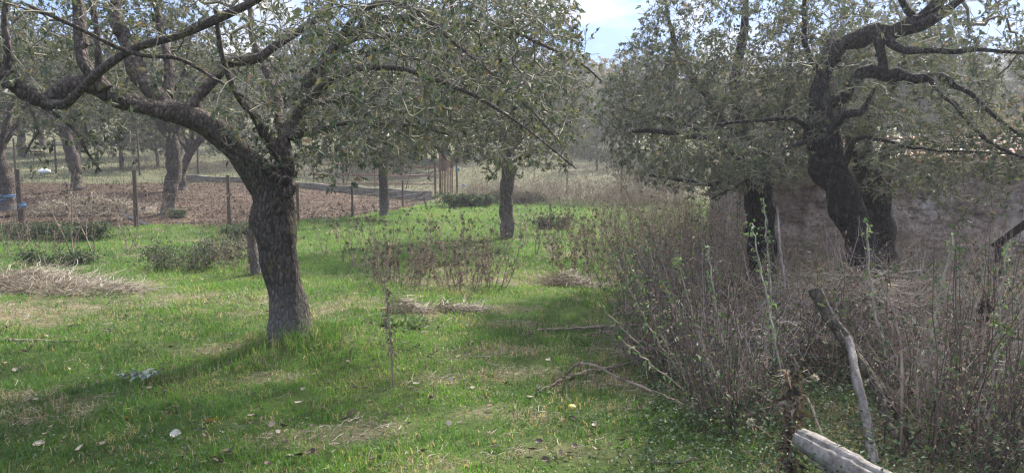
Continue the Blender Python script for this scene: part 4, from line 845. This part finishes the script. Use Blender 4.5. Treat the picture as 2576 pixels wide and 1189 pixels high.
for i_ in range(46):
    px = 330 + i_ * 17 + rw.uniform(-8, 8); Yd = rw.uniform(31.5, 36); bput(px, Yd, rw.choice([0, 2, 2]), rw.uniform(.6, .95), 'dead brown weed clump standing in the meadow behind the rusty gate', 'dead weeds in the meadow')
brush.clean(); thistle.clean()

# leafy bramble bushes
def bush(name, label, c, rx, ry, H, seed, nl, ls, leafm='leaf_bramble', stem='stem_brown', ncane=40, cat='bush', dead=0):
    rs = np.random.RandomState(seed); base = np.array([c[0], c[1], gz(c[0], c[1])]); root = thing(name, label, cat, base); A, B, D = [], [], []
    for _ in range(ncane):
        a = rs.rand() * 6.28; R = rs.rand() ** .5; s = np.array([math.cos(a) * rx * R * .5, math.sin(a) * ry * R * .5, -.03]); e = np.array([math.cos(a) * rx * (.5 + .5 * rs.rand()), math.sin(a) * ry * (.5 + .5 * rs.rand()), H * rs.rand() * .6]); m = (s + e) / 2 + np.array([0, 0, H * (.5 + .6 * rs.rand())])
        t = np.linspace(0, 1, 9)[:, None]; q = s * (1 - t) ** 2 + 2 * m * t * (1 - t) + e * t * t + rs.normal(size=(9, 3)) * .02; A += list(q[:-1]); B += list(q[1:])
    A, B = np.array(A), np.array(B); D = unit(B - A); v, f = frusta(A, B, np.full(len(A), .003), np.full(len(A), .0025), 3); add_mesh('stems', [(v, f)], stem, root, False)
    k = rs.randint(0, len(A), nl); fr = rs.rand(nl, 1); ps = A[k] * fr + B[k] * (1 - fr) + rs.normal(size=(nl, 3)) * .04; ps[:, 2] = np.abs(ps[:, 2])
    v, f, t = leaves(ps, unit(rs.normal(size=(nl, 3)) + D[k] * .3), ls * (.6 + .7 * rs.rand(nl)), rs, .6, .3, None, .4); add_mesh('foliage', [(v, f, t)], leafm, root, False)
    return root
for q, (px, Yd, rx_, H_) in enumerate(((1700, 5.8, .7, .75), (1850, 5.4, .7, .7), (1800, 7.0, .8, .9), (1720, 8.5, .9, 1.0), (1960, 6.2, .7, .7), (2120, 5.8, .7, .75), (2380, 5.0, .7, .75), (2500, 4.4, .6, .7), (2560, 5.6, .8, .9), (2280, 6.2, .8, .8), (1900, 4.6, .4, .45), (2440, 6.6, .9, .9))):
    grp_(bush('bramble_tangle', ('reddish brown', 'greyish')[q % 2] + ' tangle of arching bare bramble canes ' + ('left of the straight dark trunk' if px < 1880 else 'before the hooked tree' if px < 2300 else 'right of the hooked tree') + (', near' if Yd < 6 else ', farther back'), (X_(px, Yd), Yd), rx_, rx_ * .7, H_, 400 + q, 420, .032, 'leaf_bramble', ('stem_brown', 'stem_grey')[q % 2], 90, 'bramble'), 'bare bramble tangles in the thicket')
p = G(465, 675); bush('bramble_bush', 'dark green bramble bush just left of the big trunk', p, .85, .5, .50, 201, 2300, .036, ncane=110)
p = G(560, 650); bush('bramble_bush', 'smaller bramble bush touching the big trunk from behind', p, .6, .4, .45, 202, 1300, .036, ncane=80)
p = G(150, 668); bush('bramble_bush', 'low green weeds growing through the back of the long dry grass heap', p, .8, .25, .28, 213, 1500, .045)
p = G(195, 600); bush('bramble_bush', 'low green weed bush growing at the foot of the near fence', p, .75, .4, .42, 203, 3000, .05, cat='bush')
p = G(70, 600); bush('bramble_bush', 'brownish low bush beside the thick fence post', p, .6, .35, .4, 204, 1800, .045)
p = G(1390, 575); bush('bramble_bush', 'small green bush in the lawn right of the slim lone tree', p, .55, .35, .38, 205, 1500, .06)
p = G(1180, 520); bush('bramble_bush', 'rough green mound of weeds at the corner near the rusty gate', p, 1.3, .6, .5, 206, 4000, .075)
p = G(1300, 510); bush('bramble_bush', 'rough weedy mound behind the slim lone tree', p, 1.2, .5, .5, 207, 3500, .075)
p = G(440, 546); bush('nettle_clump', 'small pale green clump at the foot of the thick enclosure tree', p, .35, .2, .22, 208, 700, .06, cat='weed')
p = G(1030, 820); bush('dock_plant', 'low broad leaved green plant in the lawn beside the thin bent stalk', p, .3, .22, .07, 209, 150, .06, 'leaf_fresh', cat='weed', ncane=14)
p = G(640, 600); bush('bramble_bush', 'low leafy growth along the near fence behind the big trunk', p, 1.0, .35, .35, 210, 2500, .05)
for (px, py, sd_, rx) in ((2010, 790, 211, .5), (1850, 790, 212, .5)):
    p = G(px, py); bush('bramble_bush', 'dark bramble between the trunks of the two dark trees' if sd_ == 211 else 'dark bramble at the left foot of the straight dark trunk', p, rx, .4, .4, sd_, 1800, .045)

# green undergrowth under the thicket, one mass
rs = np.random.RandomState(33); K = 26000; x, y = scatter(K * 3, 3.0, 9.5, 1.0, rs); edge_x = X_(1640, 1) * y * 1.0
m = (x > X_(1660, 1) * y - .12 * rs.rand(len(x))) & (rs.rand(len(x)) < np.clip(.25 + sst(.35, .6, fbm(x, y, 1.6, 101)), 0, 1) * np.clip(1.5 - (y - 3) * .2, .2, 1)); x, y = x[m][:K], y[m][:K]; K = len(x)
z = height(x, y) + .02 + rs.rand(K) ** 1.6 * .30 * (.35 + fbm(x, y, 1.2, 103)); o = add_mesh('undergrowth', [leaves(np.stack([x, y, z], 1), rs.normal(size=(K, 3)) * [1, 1, .5], .014 + .024 * rs.rand(K), rs, .6, .3, None, .5)], 'leaf_bramble')
tag(o, 'low leafy green undergrowth beneath the thicket stems', 'undergrowth', None, 'stuff')
# clover-like broad leaves in the lawn
x, y = scatter(20000, 3.0, 12, .7, rs); m = (fbm(x, y, 2.0, 111) > .52) & (m_dry(x, y) < .4); x, y = x[m], y[m]; K = len(x)
o = add_mesh('clover', [leaves(np.stack([x, y, height(x, y) + .012 + .035 * rs.rand(K)], 1), rs.normal(size=(K, 3)) * [1, 1, .25], .014 + .02 * rs.rand(K), rs, .75, .2, np.clip(rs.rand(K) * .8, 0, 1), .9)], 'leaf_bramble')
tag(o, 'small broad leaved weeds mixed into the lawn', 'weeds', None, 'stuff')

# straw heaps
def heap(label, c, rx, ry, H, n, seed, L=(.15, .6), w=.0027, lift=.35):
    rs = np.random.RandomState(seed); base = np.array([c[0], c[1], gz(c[0], c[1])])
    def cf(n):
        a = rs.rand(n) * 6.28; R = rs.rand(n) ** .5; x = c[0] + np.cos(a) * R * rx; y = c[1] + np.sin(a) * R * ry; return x, y, height(x, y) + H * (1 - R ** 2) * (.35 + .65 * rs.rand(n)) * (.2 + 1.7 * sst(.3, .7, fbm(x, y, 3.5, seed))) + .01
    o = add_mesh('straw_heap', [strands(n, cf, rs, L, w, lift, 5)], 'straw', None, False, base); return tag(o, label, 'straw heap')
p = G(70, 720); heap('long heap of cut dry grass on the left of the lawn', p, 1.0, .5, .11, 2600, 301, (.15, .55), .002, .15)
p = G(240, 735); heap('flatter heap of dry grass next to the long heap', p, .6, .3, .06, 1000, 302, (.1, .4), .0018, .12)
p = G(220, 535); heap('low pale straw pile inside the enclosure behind the fence', p, 1.7, .8, .22, 3000, 304, (.2, .6), .004)
p = G(1440, 718); heap('small pile of grey brown stems at the foot of the tall dead stalks', p, .36, .2, .10, 600, 305, (.08, .3), .0022, .1)
p = G(1035, 780); heap('tuft of flattened straw near the thin bent stalk', p, .22, .18, .12, 420, 306, (.06, .2), .002, .15)
p = G(1160, 780); heap('small arched heap of dead brown weeds on the lawn', p, .26, .12, .12, 380, 307, (.06, .22), .0022, .1)
c = P(2110, 830, 6.0); heap('mound of dry grass spilling over behind the leaning mossy log', c, .55, .5, .75, 4500, 308, (.2, .6), .0022, -.4)
c = P(2330, 900, 5.6); heap('grey mat of dry grass right of the leaning mossy log', c, .7, .5, .45, 3500, 309, (.2, .6), .002, -.2)
c = G(1800, 905); heap('brown flattened grass under the canes at the lawn edge', c, .6, .25, .14, 1600, 310)
c = G(1990, 880); heap('brown dead grass mound before the straight dark trunk', c, .6, .3, .3, 2200, 311)

# ================================================================== LOGS AND CANES
def log(name, label, pts, m, seed, n=12, rough=.07, cutm='cut_wood', cat='log', groove=None):
    p, r = smooth_line(*LP(*pts), .03); p = p + np.random.RandomState(seed).normal(size=p.shape) * .0015; base = p[-1]; v, f, c = tube(p, r, n, rough, seed, True, 12)
    root = thing(name, label, cat, base); tn = np.zeros(len(v)); K_ = len(p)
    if groove:
        for i in range(K_):
            for g0, wd, dp in groove:
                cidx = g0 + 1.3 * math.sin(i * .13 + g0) + .5 * math.sin(i * .7 + 2 * g0)
                for j in range(n):
                    dj = abs((j - cidx + n / 2) % n - n / 2)
                    if dj < wd: v[i * n + j] = p[i] + (v[i * n + j] - p[i]) * (1 - dp * (1 - dj / wd))
    a_ = np.random.RandomState(seed + 9).rand(n); tn[:K_ * n] = (a_[None] * .7 + .3 * np.random.RandomState(seed + 19).rand(K_, n)).ravel(); add_mesh('shaft', [(v, f, tn)], m, root, True, base); nn = len(c) // 2
    add_mesh('cut_end', [(v, c[:nn])], cutm, root, False, base); add_mesh('cut_end', [(v, c[nn:])], cutm, root, False, base); return root
M['bark_mossy'] = bark('bark_mossy', (.06, .052, .042), (.15, .13, .10), (.28, .25, .20), .4, 0, (.20, .19, .11))
log('mossy_log', 'mossy log with a pale sawn end leaning in the thicket', [(2048, 728, 4.7, 32), (2088, 800, 4.6, 30), (2125, 850, 4.55, 33), (2150, 895, 4.5, 30), (2205, 965, 4.35, 27), (2250, 1030, 4.25, 24), (2330, 1180, 4.05, 20)], 'bark_mossy', 1)
log('bleached_branch', 'bare bleached branch standing upright below the mossy log', [(2132, 850, 4.32, 20), (2142, 885, 4.25, 23), (2150, 935, 4.15, 25), (2166, 1000, 4.05, 22), (2182, 1070, 3.95, 29), (2188, 1120, 3.9, 24), (2206, 1215, 3.75, 30), (2216, 1320, 3.6, 28)], 'wood_grey', 2, 24, .13, groove=((3, 1.5, .25), (14, 1.5, .3)))
log('crooked_branch', 'dark crooked branch with pale worn patches behind the bleached branch', [(2105, 830, 4.4, 16), (2135, 880, 4.35, 20), (2190, 950, 4.3, 22), (2215, 1000, 4.2, 24), (2230, 1060, 4.1, 20), (2262, 1110, 4.0, 22), (2275, 1170, 3.9, 16)], 'bark_mossy', 3)
log('weathered_log', 'thick grey weathered log with a long crack lying in the bottom corner', [(2010, 1100, 3.55, 58), (2060, 1128, 3.45, 66), (2130, 1168, 3.35, 70), (2220, 1215, 3.2, 80), (2330, 1275, 3.05, 82)], 'wood_grey', 4, 48, .05, 'black', groove=((8, 1.4, .35), (27, 2.6, .5), (41, 1.3, .25)))
log('split_wood', 'broken brown splinter of wood tucked under the thick weathered log', [(2035, 1150, 3.5, 22), (2090, 1180, 3.42, 26), (2160, 1215, 3.35, 24)], 'cut_wood', 5)
log('dead_stake', 'thin pale dead stick leaning beside the bleached branch', [(2030, 1000, 3.9, 5), (2050, 1050, 3.85, 6), (2072, 1110, 3.8, 6), (2080, 1160, 3.8, 6)], 'cut_wood', 6, 8)
log('curved_stem', 'tall pale curved dead stem before the straight dark trunk', [(1955, 530, 6.2, 4), (1962, 620, 6.2, 6), (1972, 700, 6.2, 6), (1975, 760, 6.2, 6), (1990, 850, 6.2, 7)], 'stem_grey', 7, 8, .05, 'stem_grey', 'stem')
p = P(2395, 940, 4.3); v, f, c = tube(np.array([p, p + [.03, .02, .0], p + [.07, .03, -.015]]), [.03, .05, .04], 10, .15, 3); o = add_mesh('wood_offcut', [(v, f), (v, c)], 'cut_wood', None, False, p); tag(o, 'small pale sawn wood offcut caught in the brush right of the logs', 'wood offcut')
def cane(label, pts, seed, m='stem_brown', lv=60, lm='dry_leaf', ln='withered_leaves'):
    rs = np.random.RandomState(seed); p, r = smooth_line(*LP(*pts), .04); p = p + rs.normal(size=p.shape) * .004; b = p[-1]; root = thing('fallen_cane', label, 'cane', b); v, f, c = tube(p, r, 6, .08, seed); add_mesh('stem', [(v, f), (v, c)], m, root, False, b)
    k = rs.randint(0, len(p), lv); v, f, t = leaves(p[k] + rs.normal(size=(lv, 3)) * .012, rs.normal(size=(lv, 3)) + [0, 0, -.6], .02 + .025 * rs.rand(lv), rs, .5, .5); add_mesh(ln, [(v, f, t)], lm, root, False, b)
def cg(px, py, w, up=.05): q = G(px, py + up * 150); return (px, py, q[1], w)
cane('dead cane arching low over the lawn, farthest of the fallen canes', [cg(1318, 842, 3), cg(1360, 828, 5), cg(1440, 826, 6), cg(1540, 820, 7), cg(1610, 818, 7)], 1)
cane('short dead cane lying just below the farthest fallen cane', [cg(1480, 838, 4), cg(1550, 834, 6), cg(1640, 826, 6)], 2)
cane('long leafy dead cane slanting up to the right across the lawn', [cg(1350, 985, 3), cg(1400, 960, 5), cg(1460, 938, 7), cg(1540, 922, 8), cg(1660, 900, 8)], 3, lv=120)
cane('dead cane sloping down to the right and crossing the long leafy cane', [cg(1375, 975, 3), cg(1420, 945, 4), (1465, 912, 5.0, 6), (1560, 950, 4.9, 7), (1680, 1000, 4.8, 7), (1760, 1040, 4.7, 7)], 4)
cane('thin dead cane lying at the bottom edge of the lawn', [cg(1640, 1164, 4, .02), cg(1700, 1160, 6, .02), cg(1760, 1152, 6, .02)], 5, lv=10)
cane('dark fallen twig at the left edge of the lawn', [cg(-10, 855, 7, .02), cg(90, 856, 6, .02), cg(150, 857, 5, .02), cg(205, 856, 3, .02)], 6, lv=10)
for q, (a, b, Yq) in enumerate((((1545, 640), (1760, 1010), 5.2), ((1585, 665), (1800, 1060), 5.0), ((1500, 760), (1750, 980), 5.6), ((1620, 600), (1790, 900), 5.8), ((1700, 640), (1880, 1100), 4.8), ((1560, 850), (1900, 1110), 4.7))):
    mx_ = ((a[0] + b[0]) / 2 - 25, (a[1] + b[1]) / 2 - 10)
    cane('long leaning bramble cane at the lawn edge of the thicket', [(*a, Yq, 2.5), (*mx_, Yq * .98, 5), (*b, Yq * .95, 7)], 20 + q, lv=70, lm='leaf_fresh', ln='leaves')
    list(bpy.data.objects)[-1]
for o in bpy.data.objects:
    if o.get('label') == 'long leaning bramble cane at the lawn edge of the thicket': o['group'] = 'bramble canes at the lawn edge'; o.name = 'bramble_cane'

# foreground dried thistles on the right
for q, (a, b, Yq, lab) in enumerate((((1920, 500), (1945, 860), 5.4, 'thin pale cane with green leaf tufts climbing before the straight dark trunk'), ((2180, 560), (2230, 900), 4.9, 'thin pale cane with green leaf tufts before the hooked tree'), ((1890, 560), (1990, 1080), 4.3, 'brown cane with green leaf tufts rising left of the mossy log'),
    ((2400, 590), (2330, 1000), 4.3, 'pale cane leaning right behind the wood offcut'), ((2535, 600), (2480, 1100), 4.0, 'pale cane near the right edge leaning right'), ((1780, 620), (1860, 1000), 5.0, 'brown leafy cane rising in the left part of the thicket'))):
    cane(lab, [(*a, Yq, 3), ((a[0] + b[0]) / 2 + (-14) ** (q % 2), (a[1] + b[1]) / 2, Yq * .99, 5), (*b, Yq * .98, 7)], 60 + q, 'stem_grey', 70, 'leaf_fresh', 'leaves')
for o in bpy.data.objects:
    if o.name.startswith('fallen_cane') and ('leaf tufts' in o.get('label', '') or 'pale cane' in o.get('label', '') or 'leafy cane' in o.get('label', '')): o.name = 'bramble_cane'
def big_thistle(label, pts, hd, m='dry_leaf', seed=0, hm='seed_dark', lf=160, ls=.05):
    rs = np.random.RandomState(seed); p, r = smooth_line(*LP(*pts), .03); b = p[-1]; root = thing('dried_thistle', label, 'thistle', b); v, f, c = tube(p, r, 6, .1, seed); add_mesh('stem', [(v, f), (v, c)], 'stem_brown', root, False, b)
    if lf: k = rs.randint(0, len(p), lf); v, f, t = leaves(p[k] + rs.normal(size=(lf, 3)) * .02, rs.normal(size=(lf, 3)) + [0, 0, -.5], ls * (.5 + rs.rand(lf)), rs, .3, 1.2); add_mesh('withered_leaves', [(v, f, t)], 'litter', root, False, b)
    for (px, py, Yh, R, mm) in hd: v, f, t = heads(np.array([P(px, py, Yh)]), np.array([R]), rs, 60); add_mesh('seed_head', [(v, f, t)], mm, root, False, b)
big_thistle('curled brown dried thistle column beside the thick weathered log', [(1985, 950, 3.75, 3), (1995, 1020, 3.7, 5), (1990, 1100, 3.65, 6), (1980, 1200, 3.6, 6)], [(1998, 935, 3.75, .022, 'seed_dark'), (2050, 950, 3.7, .02, 'fluff'), (2002, 985, 3.7, .02, 'seed_dark')], seed=1, lf=330, ls=.05)
big_thistle('drooping dried thistle with a fluffy head at the lawn edge', [(1885, 1060, 3.75, 2.5), (1930, 1090, 3.7, 3), (1965, 1130, 3.65, 4), (1975, 1200, 3.6, 5)], [(1888, 1062, 3.75, .022, 'fluff')], seed=2, lf=60, ls=.03)
big_thistle('dried thistle with blackened heads above the brush', [(2478, 765, 3.9, 3), (2470, 900, 3.85, 5), (2460, 1050, 3.8, 6), (2450, 1220, 3.7, 7)], [(2478, 765, 3.9, .028, 'seed_dark'), (2465, 780, 3.9, .02, 'seed_dark'), (2492, 778, 3.88, .02, 'seed_dark'), (2478, 800, 3.9, .02, 'seed_dark'), (2500, 792, 3.9, .02, 'fluff'), (2550, 800, 3.9, .018, 'fluff')], seed=3, lf=20)
big_thistle('tall dark thistle stalk right of the mossy log', [(2215, 690, 4.2, 3), (2262, 850, 4.1, 6), (2268, 1000, 4.0, 8), (2262, 1220, 3.9, 9)], [(2213, 690, 4.2, .012, 'fluff')], seed=4, lf=20)

# ================================================================== FALLEN LEAVES, APPLES
rl = np.random.RandomState(55)
def one_leaf(name, label, px, py, size, m, tint, group=None):
    p = G(px, py); p = np.array([p[0], p[1], gz(p[0], p[1]) + .045]); a = rl.rand() * 6.28
    U, W = np.meshgrid(np.linspace(0, 1, 7), np.linspace(-1, 1, 5), indexing='ij'); wd = rl.uniform(.16, .34) * np.sin(np.pi * U ** .8) ** .8 + .01; cu, cv = rl.uniform(.1, .5), rl.uniform(.2, .9)
    lx = (U - .5) * (1 - .2 * cu); ly = W * wd * (1 + .12 * rl.normal(size=U.shape)); lz = cu * (U - .5) ** 2 + cv * wd * W ** 2 * .6 + .02 * rl.normal(size=U.shape)
    ti = rl.uniform(-.9, .9); ly, lz = ly * math.cos(ti) - lz * math.sin(ti), ly * math.sin(ti) + lz * math.cos(ti); v = p + size * np.stack([lx * math.cos(a) - ly * math.sin(a), lx * math.sin(a) + ly * math.cos(a), lz], -1).reshape(-1, 3); v[:, 2] -= .01
    i_, j_ = np.meshgrid(np.arange(6), np.arange(4), indexing='ij'); q_ = (i_ * 5 + j_).ravel(); f = np.stack([q_, q_ + 1, q_ + 6, q_ + 5], 1); t = np.full(35, tint)
    # stiff leaf with a little thickness
    v2 = v - np.array([0, 0, .0015]); o = add_mesh(name, [(v, f, t), (v2, f[:, ::-1], t)], m, None, False, p); tag(o, label, 'leaf', group)
one_leaf('fallen_leaf', 'bright orange fallen leaf in the shaded grass left of the big trunk', 530, 1070, .07, 'orange_leaf', .6)
one_leaf('fallen_leaf', 'yellow fallen leaf just left of the bright orange leaf', 318, 1062, .04, 'orange_leaf', 1)
spots = [(85, 880), (252, 938), (175, 938), (40, 940), (98, 1130), (205, 1140), (375, 1182), (620, 1140), (555, 1100), (690, 1080), (760, 990), (750, 1025), (888, 985), (1130, 1078), (1133, 965), (1050, 975), (840, 1150), (735, 1160), (940, 860), (1015, 870), (630, 1057), (700, 1100), (1240, 1138),
         (1410, 1155), (1495, 1142), (1640, 1025), (1380, 915), (1015, 1035), (560, 1180), (90, 1015), (330, 1090), (440, 1105), (480, 860), (575, 850), (870, 1060), (1500, 1080), (920, 1120), (305, 800), (1190, 985), (1330, 1010)]
for px, py in spots: one_leaf('fallen_leaf', 'pale dry fallen leaf lying on the lawn', px + rl.randint(-4, 5), py, .035 + .045 * rl.rand(), 'pale_leaf', rl.rand(), 'pale fallen leaves on the lawn')
for _ in range(150):
    px = rl.uniform(10, 1640); py = 780 + 400 * rl.rand() ** .8
    one_leaf('fallen_leaf', 'small brown fallen leaf in the grass', px, py, .03 + .03 * rl.rand(), 'litter', rl.rand(), 'brown fallen leaves in the grass')
def apple(label, px, py, R):
    p = G(px, py); c = np.array([p[0], p[1], gz(p[0], p[1]) + R + .02]); th = np.linspace(0, 2 * np.pi, 15)[:-1]; V = []; zs = np.linspace(-1, 1, 9)
    for z in zs:
        ph = math.acos(z); rr = math.sin(ph) * (1 + .1 * z); zz = z * .9 - .28 * math.exp(-(rr / .3) ** 2) * np.sign(z)
        for q in th: V.append(c + R * np.array([math.cos(q) * rr, math.sin(q) * rr, zz]))
    Fk = [[k * 14 + i, k * 14 + (i + 1) % 14, k * 14 + 14 + (i + 1) % 14, k * 14 + 14 + i] for k in range(8) for i in range(14)]
    root = thing('fallen_apple', label, 'apple', c); add_mesh('fruit', [(np.array(V), np.array(Fk))], 'apple', root, True, c)
    v, f = frusta([c + [0, 0, R * .6]], [c + [.004, 0, R * 1.3]], [.0015], [.0015], 5); add_mesh('stalk', [(v, f)], 'stem_brown', root, False, c)
apple('yellow windfall apple on the lawn near the thicket', 1438, 1042, .026)
# broken leafy sprig
p = G(345, 962); rs = np.random.RandomState(6); b = np.array([p[0], p[1], gz(p[0], p[1]) + .03]); root = thing('leafy_twig', 'silvery leaved broken twig lying on the grass left of the big trunk', 'twig', b)
q = np.array([b + [-.16, .0, .02], b + [-.05, .02, .03], b + [.05, -.01, .03], b + [.15, .0, .035]]); v, f, c = tube(*smooth_line(q, [.004, .004, .003, .002], .02), 6, .05, 1); add_mesh('stem', [(v, f), (v, c)], 'stem_brown', root, False, b)
k = 40; x = rs.rand(k); v, f, t = leaves(b + np.stack([-.15 + .3 * x, rs.normal(size=k) * .015, .02 + .03 * rs.rand(k)], 1), rs.normal(size=(k, 3)) + [.5, 0, .2], .035 + .03 * rs.rand(k), rs, .6, .4, rs.rand(k)); add_mesh('leaves', [(v, f, t)], 'silver_leaf', root, False, b)
